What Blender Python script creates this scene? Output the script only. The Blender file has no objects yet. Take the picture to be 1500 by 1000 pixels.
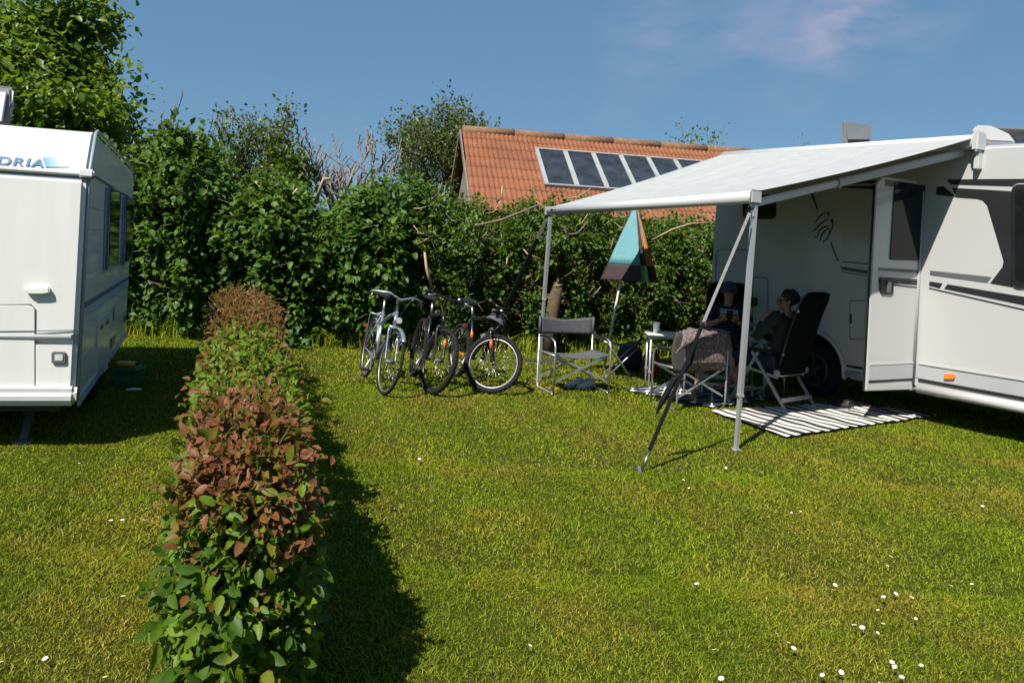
import bpy, bmesh, math, random
import numpy as np
from mathutils import Vector, Matrix
random.seed(11); rng = np.random.default_rng(11)
sin, cos, pi = math.sin, math.cos, math.pi
SC = bpy.context.scene; COL = SC.collection
# ---------------------------------------------------------------- camera model (photo pixels 1500x1000 -> rays)
F, CX, CY, ROLL, H = 1100.0, 750.0, 372.0, 0.052, 1.52
RV = Vector((cos(ROLL), 0, sin(ROLL))); UV = Vector((-sin(ROLL), 0, cos(ROLL))); EYE = Vector((0, 0, H))
def ray(px, py): return RV*((px-CX)/F) + Vector((0, 1, 0)) + UV*((CY-py)/F)
def at(px, py, d): return EYE + ray(px, py)*d
def gnd(px, py, z=0.0):
    r = ray(px, py); return EYE + r*((z-H)/r.z)
def onplane(px, py, p0, n):
    r = ray(px, py); return EYE + r*((p0-EYE).dot(n)/r.dot(n))
cam = bpy.data.cameras.new('camera'); camo = bpy.data.objects.new('camera', cam); COL.objects.link(camo)
cam.sensor_width = 36; cam.lens = 36*F/1500; cam.shift_y = (CY-500)/1500; cam.clip_start = .05; cam.clip_end = 2000
M = Matrix.Identity(4)
for i in range(3): M[i][0] = RV[i]; M[i][1] = UV[i]; M[i][2] = (0, -1, 0)[i]; M[i][3] = EYE[i]
camo.matrix_world = M; SC.camera = camo
# ---------------------------------------------------------------- materials
def nodes(name):
    m = bpy.data.materials.new(name); m.use_nodes = True
    nt = m.node_tree; return m, nt, nt.nodes['Principled BSDF']
def noise(nt, scale, detail=4, co='Object', rough=.6, stretch=None):
    tc = nt.nodes.new('ShaderNodeTexCoord'); n = nt.nodes.new('ShaderNodeTexNoise')
    n.inputs['Scale'].default_value = scale; n.inputs['Detail'].default_value = detail; n.inputs['Roughness'].default_value = rough
    if stretch:
        mp = nt.nodes.new('ShaderNodeMapping'); mp.inputs['Scale'].default_value = stretch
        nt.links.new(tc.outputs[co], mp.inputs[0]); nt.links.new(mp.outputs[0], n.inputs['Vector'])
    else: nt.links.new(tc.outputs[co], n.inputs['Vector'])
    return n.outputs['Fac']
def ramp(nt, fac, stops):
    r = nt.nodes.new('ShaderNodeValToRGB'); e = r.color_ramp.elements
    while len(e) < len(stops): e.new(.5)
    for k, (p, c) in enumerate(stops):
        e[k].position = p; e[k].color = (*c, 1) if len(c) == 3 else c
    nt.links.new(fac, r.inputs[0]); return r.outputs[0]
def mixc(nt, fac, a, b, mode='MIX'):
    m = nt.nodes.new('ShaderNodeMix'); m.data_type = 'RGBA'; m.blend_type = mode
    for s, v in ((0, fac), (6, a), (7, b)):
        if hasattr(v, 'default_value'): nt.links.new(v, m.inputs[s])
        elif s == 0: m.inputs[0].default_value = v
        else: m.inputs[s].default_value = (*v, 1)
    return m.outputs[2]
def mul(c, k): return tuple(min(1, x*k) for x in c)
def mat(name, c, rough=.5, metal=0, var=.12, scale=3, bump=0, bscale=60, spec=.5, stretch=None, coat=0):
    m, nt, b = nodes(name)
    b.inputs['Roughness'].default_value = rough; b.inputs['Metallic'].default_value = metal
    b.inputs['Specular IOR Level'].default_value = spec
    if coat: b.inputs['Coat Weight'].default_value = coat; b.inputs['Coat Roughness'].default_value = .06
    f = noise(nt, scale, 5, stretch=stretch)
    nt.links.new(ramp(nt, f, [(.3, mul(c, 1-var)), (.7, mul(c, 1+var))]), b.inputs['Base Color'])
    if bump:
        bp = nt.nodes.new('ShaderNodeBump'); bp.inputs['Strength'].default_value = bump; bp.inputs['Distance'].default_value = .004
        nt.links.new(noise(nt, bscale, 3, stretch=stretch), bp.inputs['Height']); nt.links.new(bp.outputs[0], b.inputs['Normal'])
    return m
def leafmat(name, stops, rough=.42, trans=.28, tcol=(.22, .34, .03), spec=.4):
    m, nt, b = nodes(name)
    a = nt.nodes.new('ShaderNodeAttribute'); a.attribute_name = 'rnd'
    c = ramp(nt, a.outputs['Fac'], stops)
    n = noise(nt, 30, 2); c2 = mixc(nt, .35, c, ramp(nt, n, [(.3, (.3, .3, .3)), (.7, (1, 1, 1))]), 'MULTIPLY')
    nt.links.new(c2, b.inputs['Base Color']); b.inputs['Roughness'].default_value = rough; b.inputs['Specular IOR Level'].default_value = spec
    t = nt.nodes.new('ShaderNodeBsdfTranslucent'); nt.links.new(mixc(nt, .5, c2, tcol), t.inputs[0])
    mx = nt.nodes.new('ShaderNodeMixShader'); mx.inputs[0].default_value = trans
    nt.links.new(b.outputs[0], mx.inputs[1]); nt.links.new(t.outputs[0], mx.inputs[2])
    nt.links.new(mx.outputs[0], nt.nodes['Material Output'].inputs[0]); return m
K = {}
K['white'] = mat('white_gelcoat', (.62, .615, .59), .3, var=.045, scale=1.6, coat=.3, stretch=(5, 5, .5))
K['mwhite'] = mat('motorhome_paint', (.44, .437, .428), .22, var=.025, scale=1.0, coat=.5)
K['offwhite'] = mat('offwhite_plastic', (.66, .65, .6), .45, var=.05)
K['pgrey'] = mat('pale_grey_panel', (.36, .365, .37), .35, var=.04)
K['black'] = mat('black_plastic', (.012, .012, .013), .4, var=.2)
K['decal'] = mat('black_foil', (.02, .02, .022), .25, var=.1, coat=.4)
K['greydecal'] = mat('grey_foil', (.10, .105, .11), .3, var=.1)
K['trimgrey'] = mat('grey_green_trim', (.20, .25, .27), .5, var=.08)
K['seam'] = mat('dark_seam', (.10, .11, .11), .7)
K['rubber'] = mat('rubber', (.018, .018, .018), .8, var=.3, scale=20, bump=.3)
K['glass'] = mat('dark_glass', (.010, .011, .011), .08, var=.2, spec=.35)
K['bluedecal'] = mat('blue_foil', (.035, .11, .21), .35, var=.05)
K['bluepale'] = mat('pale_blue_foil', (.30, .42, .52), .35, var=.05)
K['alu'] = mat('aluminium', (.50, .50, .50), .42, .8, var=.08, scale=8)
K['alupaint'] = mat('grey_aluminium', (.46, .47, .47), .4, .6, var=.06)
K['rimgrey'] = mat('dark_alloy_rim', (.26, .26, .27), .4, .7, var=.1)
K['steel'] = mat('steel', (.42, .42, .42), .3, 1, var=.1)
K['awning'] = mat('awning_cloth', (.315, .322, .32), .75, var=.13, scale=3, stretch=(1, 9, 9), bump=.15, bscale=8)
K['awhite'] = mat('awning_case', (.47, .47, .465), .3, var=.02)
K['strap'] = mat('grey_webbing', (.25, .24, .23), .8, var=.2, scale=30)
K['bstrap'] = mat('black_webbing', (.007, .007, .007), .8, spec=.15, var=.2, scale=30)
K['chairgrey'] = mat('grey_chair_fabric', (.075, .075, .082), .85, var=.15, scale=25, bump=.3, bscale=220)
K['chairblk'] = mat('black_chair_fabric', (.0035, .0035, .004), .9, spec=.12, var=.2, scale=20, bump=.3, bscale=220)
K['skin'] = mat('skin', (.34, .17, .11), .5, var=.12, scale=9, spec=.4)
K['hair'] = mat('dark_hair', (.016, .009, .006), .65, var=.4, scale=60, bump=.6, bscale=90)
K['navy'] = mat('navy_cloth', (.012, .016, .03), .85, var=.2, scale=12)
K['shorts'] = mat('dark_brown_cloth', (.035, .03, .028), .85, var=.2, scale=12)
K['cap'] = mat('blue_grey_cap', (.04, .045, .07), .85, var=.2, scale=14)
K['sweater'] = mat('dark_green_knit', (.022, .026, .018), .9, var=.3, scale=30, bump=.4, bscale=200)
K['jeans'] = mat('dark_jeans', (.02, .025, .04), .85, var=.2, scale=18)
K['print'] = mat('pale_print', (.42, .52, .58), .7, var=.2, scale=40)
K['tabletop'] = mat('table_top', (.55, .55, .53), .4, var=.04)
K['paper'] = mat('white_cup', (.8, .79, .75), .5, var=.03)
K['turq'] = mat('turquoise_cloth', (.11, .27, .31), .75, var=.08, scale=6)
K['brown'] = mat('brown_cloth', (.035, .018, .020), .8, var=.15, scale=8)
K['orange'] = mat('orange_cloth', (.45, .20, .03), .75, var=.08)
K['green'] = mat('green_cloth', (.14, .34, .10), .75, var=.08)
K['pole'] = mat('white_pole', (.68, .67, .62), .35, var=.04)
K['bikesilver'] = mat('silver_bike', (.28, .31, .36), .3, .6, var=.06)
K['bikeblk'] = mat('black_bike', (.013, .013, .015), .3, 0, var=.2, coat=.3)
K['bikeorange'] = mat('orange_bike', (.45, .11, .015), .35, var=.06)
K['pink'] = mat('red_reflector', (.5, .03, .06), .3)
K['rimdark'] = mat('anthracite_rim', (.07, .07, .075), .4, .5)
K['tyre'] = mat('tyre', (.011, .0105, .0105), .85, spec=.25, var=.25, scale=30)
K['greentub'] = mat('green_plastic', (.012, .12, .045), .45, var=.12)
K['yellow'] = mat('yellow_plastic', (.55, .38, .05), .5)
K['red'] = mat('red_cloth', (.30, .02, .025), .7, var=.15)
K['bag'] = mat('navy_bag', (.012, .016, .035), .7, var=.2, scale=12)
K['teal'] = mat('teal_cloth', (.02, .16, .13), .7)
K['shoe'] = mat('white_shoe', (.55, .53, .50), .7, var=.2, scale=30)
K['shoeblk'] = mat('dark_shoe', (.015, .015, .017), .7, var=.2)
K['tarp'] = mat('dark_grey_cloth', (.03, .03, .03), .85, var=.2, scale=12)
K['lamp'] = mat('lamp_glass', (.5, .5, .47), .12, var=.2, scale=40)
K['amber'] = mat('amber_lamp', (.75, .20, .02), .25)
K['solar'] = mat('grey_hatch', (.10, .11, .12), .25, var=.1)
K['skyglass'] = mat('skylight_glass', (.025, .030, .036), .2, var=.5, scale=2.5, spec=.35)
K['hatchgrey'] = mat('grey_plastic_hatch', (.11, .115, .12), .35, var=.06)
K['wood'] = mat('weathered_boards', (.20, .17, .13), .85, var=.35, scale=6, stretch=(9, 9, .6))
K['bark'] = mat('bark', (.085, .058, .035), .9, var=.45, scale=22, bump=.8, bscale=40)
K['twig'] = mat('twig', (.16, .12, .085), .85, var=.35, scale=14)
K['palewood'] = mat('cut_wood', (.34, .25, .15), .8, var=.2, scale=10)
K['greytwig'] = mat('grey_twig', (.19, .165, .145), .85, var=.25, scale=14)
K['brick'] = mat('red_brick', (.20, .085, .045), .85, var=.3, scale=10, stretch=(3, 3, 9))
K['verge'] = mat('weathered_verge_board', (.17, .14, .12), .8, var=.25, scale=6)
K['wframe'] = mat('grey_white_frame', (.27, .28, .285), .5, var=.1)
def fabric_felt():
    m, nt, b = nodes('brown_felt_blanket'); b.inputs['Roughness'].default_value = .95
    c = ramp(nt, noise(nt, 42, 6, rough=.9), [(.40, (.035, .024, .024)), (.5, (.095, .064, .064)), (.61, (.29, .235, .23))])
    nt.links.new(c, b.inputs['Base Color']); return m
K['felt'] = fabric_felt()
K['feltdark'] = mat('blanket_backing', (.045, .038, .036), .9, var=.2, scale=20)
def rooftile():
    m, nt, b = nodes('orange_clay_tiles'); b.inputs['Roughness'].default_value = .85
    c = ramp(nt, noise(nt, 1.1, 6, rough=.7), [(.25, (.13, .042, .016)), (.5, (.19, .064, .024)), (.78, (.235, .085, .036))])
    c = mixc(nt, ramp(nt, noise(nt, 14, 4), [(.64, (0, 0, 0)), (.72, (.9, .9, .9))]), c, (.32, .24, .16))
    c = mixc(nt, ramp(nt, noise(nt, 5, 5), [(.60, (0, 0, 0)), (.75, (.7, .7, .7))]), c, (.11, .045, .025))
    nt.links.new(c, b.inputs['Base Color']); return m
K['tile'] = rooftile()
def lichen():
    m, nt, b = nodes('lichened_ridge'); b.inputs['Roughness'].default_value = .9
    nt.links.new(ramp(nt, noise(nt, 7, 6, rough=.75), [(.3, (.13, .055, .027)), (.5, (.18, .09, .045)), (.7, (.22, .155, .09))]), b.inputs['Base Color']); return m
K['ridge'] = lichen()
def stripe_mat():
    m, nt, b = nodes('striped_mat_weave'); b.inputs['Roughness'].default_value = .8
    tc = nt.nodes.new('ShaderNodeTexCoord'); sp = nt.nodes.new('ShaderNodeSeparateXYZ'); nt.links.new(tc.outputs['Object'], sp.inputs[0])
    w = nt.nodes.new('ShaderNodeMath'); w.operation = 'FRACT'
    q = nt.nodes.new('ShaderNodeMath'); q.operation = 'MULTIPLY'; q.inputs[1].default_value = 1/.148
    nt.links.new(sp.outputs['X'], q.inputs[0]); nt.links.new(q.outputs[0], w.inputs[0])
    nt.links.new(ramp(nt, w.outputs[0], [(0, (.018, .018, .02)), (.47, (.018, .018, .02)), (.48, (.62, .58, .52)), (.99, (.62, .58, .52)), (1, (.018, .018, .02))]), b.inputs['Base Color'])
    return m
K['stripe'] = stripe_mat()
def wave_mat():
    m, nt, b = nodes('trellis_mat_weave'); b.inputs['Roughness'].default_value = .8
    tc = nt.nodes.new('ShaderNodeTexCoord'); sp = nt.nodes.new('ShaderNodeSeparateXYZ'); nt.links.new(tc.outputs['Object'], sp.inputs[0])
    def M_(op, a, b_=None):
        n = nt.nodes.new('ShaderNodeMath'); n.operation = op
        for i, v in enumerate((a, b_)):
            if v is None: continue
            if hasattr(v, 'default_value'): nt.links.new(v, n.inputs[i])
            else: n.inputs[i].default_value = v
        return n.outputs[0]
    u = M_('MULTIPLY', sp.outputs['X'], 2*pi/.30); v = M_('MULTIPLY', sp.outputs['Y'], 2*pi/.22)
    a = M_('ABSOLUTE', M_('ADD', M_('COSINE', u), M_('COSINE', v)))
    nt.links.new(ramp(nt, a, [(0, (.55, .55, .53)), (.22, (.55, .55, .53)), (.30, (.012, .016, .03)), (1, (.012, .016, .03))]), b.inputs['Base Color'])
    return m
K['trellis'] = wave_mat()
L_HAZEL = leafmat('hazel_leaves', [(0, (.022, .060, .006)), (.5, (.055, .12, .009)), (.85, (.10, .175, .014)), (1, (.15, .22, .02))], rough=.5, spec=.3)
L_TREE = leafmat('broad_tree_leaves', [(0, (.05, .10, .008)), (.5, (.09, .16, .012)), (.9, (.15, .22, .02)), (1, (.20, .22, .03))], trans=.45, tcol=(.30, .42, .03))
L_MIX = leafmat('small_hedge_leaves', [(0, (.025, .055, .006)), (.5, (.06, .115, .009)), (.85, (.12, .18, .018)), (1, (.18, .18, .035))], rough=.5, spec=.3)
L_SPARSE = leafmat('sparse_olive_leaves', [(0, (.05, .075, .018)), (.5, (.085, .12, .025)), (.8, (.13, .14, .04)), (1, (.19, .14, .07))], trans=.3)
L_NEAR = leafmat('hedge_leaves', [(0, (.025, .06, .005)), (.30, (.06, .125, .009)), (.46, (.15, .24, .012)), (.55, (.16, .16, .016)), (.64, (.17, .10, .018)), (.80, (.17, .055, .018)), (1, (.24, .085, .042))], trans=.36, rough=.5, spec=.25)
def grassmat():
    m, nt, b = nodes('grass_blades'); b.inputs['Roughness'].default_value = .6; b.inputs['Specular IOR Level'].default_value = .12
    a = nt.nodes.new('ShaderNodeAttribute'); a.attribute_name = 'rnd'
    g = ramp(nt, a.outputs['Fac'], [(0, (.06, .115, .004)), (.45, (.12, .195, .006)), (.8, (.185, .25, .010)), (1, (.29, .32, .03))])
    s = ramp(nt, a.outputs['Fac'], [(0, (.11, .12, .006)), (.5, (.22, .20, .016)), (.8, (.31, .24, .04)), (1, (.42, .33, .10))])
    f = ramp(nt, noise(nt, .9, 8, rough=.72), [(.45, (0, 0, 0)), (.68, (1, 1, 1))])
    c = mixc(nt, f, g, s)
    tc2 = nt.nodes.new('ShaderNodeTexCoord'); mp2 = nt.nodes.new('ShaderNodeMapping'); mp2.inputs['Rotation'].default_value = (0, 0, math.radians(-20)); nt.links.new(tc2.outputs['Object'], mp2.inputs[0])
    wv = nt.nodes.new('ShaderNodeTexWave'); wv.inputs['Scale'].default_value = .33; wv.inputs['Distortion'].default_value = 2.2; wv.inputs['Detail'].default_value = 2; nt.links.new(mp2.outputs[0], wv.inputs[0])
    c = mixc(nt, 1.0, c, ramp(nt, wv.outputs['Fac'], [(.2, (1.02, .96, 1.0)), (.8, (1.20, 1.10, 1.1))]), 'MULTIPLY')   # mowing bands: sheen of alternately laid blades painted into the colour
    nt.links.new(c, b.inputs['Base Color'])
    t = nt.nodes.new('ShaderNodeBsdfTranslucent'); nt.links.new(c, t.inputs[0])
    mx = nt.nodes.new('ShaderNodeMixShader'); mx.inputs[0].default_value = .25
    nt.links.new(b.outputs[0], mx.inputs[1]); nt.links.new(t.outputs[0], mx.inputs[2]); nt.links.new(mx.outputs[0], nt.nodes['Material Output'].inputs[0]); return m
K['grass'] = grassmat()
def groundmat():
    m, nt, b = nodes('lawn_soil'); b.inputs['Roughness'].default_value = .95; b.inputs['Specular IOR Level'].default_value = .1
    c = ramp(nt, noise(nt, .75, 5, rough=.62), [(.38, (.028, .036, .004)), (.62, (.055, .045, .010))])
    c = mixc(nt, ramp(nt, noise(nt, 45, 4), [(.35, (0, 0, 0)), (.65, (1, 1, 1))]), c, (.030, .036, .005))
    nt.links.new(c, b.inputs['Base Color']); return m
K['soil'] = groundmat()
K['flower'] = mat('daisy_white', (.62, .60, .58), .7, var=.05)
K['pollen'] = mat('daisy_yellow', (.7, .42, .03), .7)
# ---------------------------------------------------------------- objects
W = {}
def wm(o): return W.get(o.name, Matrix.Identity(4))
def tag(o, label=None, cat=None, group=None, kind=None):
    for k, v in (('label', label), ('category', cat), ('group', group), ('kind', kind)):
        if v: o[k] = v
    return o
def thing(name, loc, label, cat, group=None, rot=None):
    o = bpy.data.objects.new(name, None); COL.objects.link(o); o.empty_display_size = .1
    m = Matrix.Translation(Vector(loc)) @ (rot.to_4x4() if rot is not None else Matrix.Identity(4))
    o.matrix_world = m; W[o.name] = m; return tag(o, label, cat, group)
def finish(o, parent):
    COL.objects.link(o)
    if parent is not None: o.parent = parent; W[o.name] = wm(parent)
    return o
class MB:
    def __init__(s): s.v = []; s.f = []; s.m = []; s.sm = []
    def add(s, vs, fs, mi=0, smooth=False):
        b = len(s.v); s.v += [Vector(v) for v in vs]
        for f in fs: s.f.append([b+i for i in f]); s.m.append(mi); s.sm.append(smooth)
        return s
    def box(s, c, size, R=None, mi=0):
        c = Vector(c); x, y, z = [k/2 for k in size]; R = R or Matrix.Identity(3)
        return s.add([c + R @ Vector((i*x, j*y, k*z)) for i in (-1, 1) for j in (-1, 1) for k in (-1, 1)],
                     [(0, 1, 3, 2), (4, 6, 7, 5), (0, 4, 5, 1), (2, 3, 7, 6), (0, 2, 6, 4), (1, 5, 7, 3)], mi)
    def bar(s, p, q, w, h, up=(0, 0, 1), mi=0):
        p, q = Vector(p), Vector(q); d = (q-p); L = d.length; d.normalize(); sd = d.cross(Vector(up))
        if sd.length < 1e-4: sd = d.cross(Vector((1, 0, 0)))
        sd.normalize(); u = sd.cross(d); R = Matrix((sd, d, u)).transposed()
        return s.box((p+q)/2, (w, L, h), R, mi)
    def tube(s, path, r, n=8, closed=False, mi=0):
        P = [Vector(p) for p in path]; N = len(P); rs = r if isinstance(r, (list, tuple)) else [r]*N
        vs = []; ref = None
        for i, p in enumerate(P):
            if closed: t = P[(i+1) % N]-P[i-1]
            else: t = P[min(i+1, N-1)]-P[max(i-1, 0)]
            if t.length < 1e-9: t = Vector((0, 0, 1))
            t.normalize()
            if ref is None: ref = Vector((0, 0, 1)) if abs(t.z) < .9 else Vector((1, 0, 0))
            a = ref-t*ref.dot(t)
            if a.length < 1e-4: a = t.orthogonal()
            a.normalize(); ref = a; b = t.cross(a)
            for k in range(n):
                an = 2*pi*k/n; vs.append(p + (a*cos(an)+b*sin(an))*rs[i])
        fs = []
        for i in range(N if closed else N-1):
            j = (i+1) % N
            for k in range(n): fs.append((i*n+k, i*n+(k+1) % n, j*n+(k+1) % n, j*n+k))
        s.add(vs, fs, mi, True)
        if not closed:
            b = len(s.v)-N*n; s.f.append([b+k for k in range(n-1, -1, -1)]); s.f.append([b+(N-1)*n+k for k in range(n)]); s.m += [mi, mi]; s.sm += [False, False]
        return s
    def cyl(s, p, q, r, n=12, mi=0): return s.tube([p, q], r, n, mi=mi)
    def ring(s, c, axis, R, r, n=40, k=8, mi=0):
        c = Vector(c); ax = Vector(axis).normalized(); a = ax.orthogonal().normalized(); b = ax.cross(a)
        return s.tube([c+(a*cos(2*pi*i/n)+b*sin(2*pi*i/n))*R for i in range(n)], r, k, True, mi)
    def prism(s, pts, off, mi=0):
        """closed polygon (3-D points) extruded by vector off"""
        P = [Vector(p) for p in pts]; n = len(P); off = Vector(off)
        nrm = Vector((0, 0, 0))
        for i in range(n): nrm += P[i].cross(P[(i+1) % n])
        if nrm.dot(off) > 0: P.reverse()
        return s.add(P+[p+off for p in P], [tuple(range(n)), tuple(range(2*n-1, n-1, -1))]+[(i, i+n, (i+1) % n+n, (i+1) % n) for i in range(n)], mi)
    def sheet(s, grid, mi=0, smooth=True):
        n, m = len(grid), len(grid[0]); return s.add([p for r in grid for p in r], [(i*m+j, i*m+j+1, (i+1)*m+j+1, (i+1)*m+j) for i in range(n-1) for j in range(m-1)], mi, smooth)
    def ball(s, c, r, n=12, mi=0, R=None):
        c = Vector(c); r = r if hasattr(r, '__len__') else (r, r, r); m = n//2; R = R or Matrix.Identity(3)
        vs = [c+R @ Vector((r[0]*sin(pi*i/m)*cos(2*pi*j/n), r[1]*sin(pi*i/m)*sin(2*pi*j/n), r[2]*cos(pi*i/m))) for i in range(m+1) for j in range(n)]
        return s.add(vs, [(i*n+j, (i+1)*n+j, (i+1)*n+(j+1) % n, i*n+(j+1) % n) for i in range(m) for j in range(n)], mi, True)
    def build(s, name, mats, parent=None, local=False, bevel=0, thick=0, seg=2, ang=.6):
        mats = mats if isinstance(mats, (list, tuple)) else [mats]
        me = bpy.data.meshes.new(name); vs = s.v
        if parent is not None and not local: inv = wm(parent).inverted(); vs = [inv @ v for v in vs]
        me.from_pydata(vs, [], s.f)
        for m in mats: me.materials.append(m)
        me.polygons.foreach_set('material_index', s.m); me.polygons.foreach_set('use_smooth', s.sm)
        bm = bmesh.new(); bm.from_mesh(me); bmesh.ops.remove_doubles(bm, verts=bm.verts, dist=1e-5)
        bmesh.ops.recalc_face_normals(bm, faces=bm.faces)
        if thick:
            bmesh.ops.solidify(bm, geom=bm.faces[:], thickness=thick)
        if bevel:
            ed = [e for e in bm.edges if len(e.link_faces) == 2 and e.calc_face_angle(0) > ang]
            bmesh.ops.bevel(bm, geom=ed, offset=bevel, segments=seg, affect='EDGES', clamp_overlap=True)
        bm.to_mesh(me); bm.free(); me.update()
        return finish(bpy.data.objects.new(name, me), parent)
def arrmesh(name, V, Fc, mats, parent=None, rnd=None):
    """numpy mesh: V (n,3) world, Fc (m,k)"""
    if parent is not None:
        inv = np.array(wm(parent).inverted()); V = V @ inv[:3, :3].T + inv[:3, 3]
    me = bpy.data.meshes.new(name); n, (m, k) = len(V), Fc.shape
    me.vertices.add(n); me.vertices.foreach_set('co', np.ascontiguousarray(V, dtype=np.float32).ravel())
    me.loops.add(m*k); me.loops.foreach_set('vertex_index', np.ascontiguousarray(Fc, dtype=np.int32).ravel())
    me.polygons.add(m); me.polygons.foreach_set('loop_start', np.arange(0, m*k, k, dtype=np.int32))
    me.update(calc_edges=True)
    if rnd is not None:
        a = me.attributes.new('rnd', 'FLOAT', 'POINT'); a.data.foreach_set('value', np.ascontiguousarray(rnd, dtype=np.float32))
    me.materials.append(mats)
    return finish(bpy.data.objects.new(name, me), parent)
def unit(a): return a/np.maximum(np.linalg.norm(a, axis=1, keepdims=True), 1e-9)
def leaves(name, P, D, N, L, Wd, rnd, m, parent, fold=.22, droop=.12, fine=False):
    D = unit(D); S = unit(np.cross(D, N)); N = np.cross(S, D); n = len(P); L = L[:, None]; Wd = Wd[:, None]
    if not fine:
        V = np.stack([P, P+D*.45*L+S*Wd/2+N*fold*Wd, P+D*.45*L-S*Wd/2+N*fold*Wd, P+D*L-N*droop*L], 1).reshape(-1, 3)
        Fc = np.array([[0, 2, 3], [0, 3, 1]]); k = 4
    else:
        V = np.stack([P, P+D*.5*L-N*.02*L, P+D*L-N*droop*L,
                      P+D*.18*L+S*Wd*.34+N*fold*.8*Wd, P+D*.48*L+S*Wd*.5+N*fold*Wd, P+D*.80*L+S*Wd*.31+N*(fold*.5*Wd-droop*.6*L),
                      P+D*.18*L-S*Wd*.34+N*fold*.8*Wd, P+D*.48*L-S*Wd*.5+N*fold*Wd, P+D*.80*L-S*Wd*.31+N*(fold*.5*Wd-droop*.6*L)], 1).reshape(-1, 3)
        Fc = np.array([[0, 6, 1], [6, 7, 1], [7, 8, 1], [8, 2, 1], [0, 1, 3], [3, 1, 4], [4, 1, 5], [5, 1, 2]]); k = 9
    A = (np.arange(n)*k)[:, None, None]+Fc[None]
    return arrmesh(name, V, A.reshape(-1, 3), m, parent, np.repeat(rnd, k))
def randdir(n, up=0.0):
    d = rng.normal(size=(n, 3)); d[:, 2] += up; return unit(d)
def twigs(mb, P, D, L, r, n=4, mi=0):
    for p, d, l in zip(P, D, L):
        p = Vector(p); d = Vector(d); q = p+d*l*.5+Vector(rng.normal(size=3)*l*.06); mb.tube([p, q, p+d*l], [r, r*.8, r*.45], n, mi=mi)
# ---------------------------------------------------------------- light and sky
EL = math.radians(50.7); SH = Vector((-.51, -.86, 0)).normalized()
TOSUN = SH*cos(EL)+Vector((0, 0, sin(EL)))
sl = bpy.data.lights.new('sun', 'SUN'); so = bpy.data.objects.new('sun', sl); COL.objects.link(so)
sl.energy = 5.0; sl.angle = math.radians(.5); sl.color = (1, .955, .87); so.rotation_euler = TOSUN.to_track_quat('Z', 'Y').to_euler()
w = bpy.data.worlds.new('World'); SC.world = w; w.use_nodes = True; nt = w.node_tree; bg = nt.nodes['Background']
sk = nt.nodes.new('ShaderNodeTexSky'); sk.sky_type = 'NISHITA'; sk.sun_disc = False; sk.sun_elevation = EL
sk.sun_rotation = math.atan2(SH.x, SH.y); sk.air_density = 1.0; sk.dust_density = .6; sk.ozone_density = 1.6
tc = nt.nodes.new('ShaderNodeTexCoord'); mp = nt.nodes.new('ShaderNodeMapping'); mp.inputs['Scale'].default_value = (1.3, 1.3, 3.2); mp.inputs['Location'].default_value = (.35, 0, .55)
nt.links.new(tc.outputs['Generated'], mp.inputs[0])
nz = nt.nodes.new('ShaderNodeTexNoise'); nz.inputs['Scale'].default_value = 2.6; nz.inputs['Detail'].default_value = 9; nz.inputs['Roughness'].default_value = .55
nt.links.new(mp.outputs[0], nz.inputs['Vector'])
sepz = nt.nodes.new('ShaderNodeSeparateXYZ'); nt.links.new(tc.outputs['Generated'], sepz.inputs[0])
hi = ramp(nt, sepz.outputs['Z'], [(.22, (0, 0, 0)), (.36, (1, 1, 1))])
cl = ramp(nt, nz.outputs['Fac'], [(.50, (0, 0, 0)), (.72, (.42, .42, .42))])
cf = mixc(nt, 1.0, hi, cl, 'MULTIPLY')
tint = mixc(nt, 1.0, sk.outputs[0], (.80, .93, 1.0), 'MULTIPLY')
tint = mixc(nt, .55, tint, (1.75, 3.85, 6.6))
cf = None
for (bx, by, br, bs) in ((960, 55, .085, .55), (1150, 55, .11, .55), (1210, 75, .05, .5), (1320, 12, .085, .7), (1240, 25, .06, .6), (905, 160, .05, .15), (1060, 45, .05, .3)):
    dv = ray(bx, by).normalized(); vd = nt.nodes.new('ShaderNodeVectorMath'); vd.operation = 'DISTANCE'; nm = nt.nodes.new('ShaderNodeVectorMath'); nm.operation = 'NORMALIZE'
    nt.links.new(tc.outputs['Generated'], nm.inputs[0]); nt.links.new(nm.outputs[0], vd.inputs[0]); vd.inputs[1].default_value = dv
    bl = ramp(nt, vd.outputs['Value'], [(0, (bs, bs, bs)), (br, (0, 0, 0))]); cf = bl if cf is None else mixc(nt, 1.0, cf, bl, 'ADD')
nz.inputs['Scale'].default_value = 9; cf = mixc(nt, 1.0, cf, ramp(nt, nz.outputs['Fac'], [(.36, (0, 0, 0)), (.68, (1, 1, 1))]), 'MULTIPLY')
nt.links.new(mixc(nt, cf, tint, (4.5, 4.9, 6.7)), bg.inputs[0]); bg.inputs[1].default_value = .05
SC.view_settings.view_transform = 'Standard'; SC.view_settings.look = 'None'; SC.view_settings.exposure = .75; SC.view_settings.gamma = 1
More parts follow.
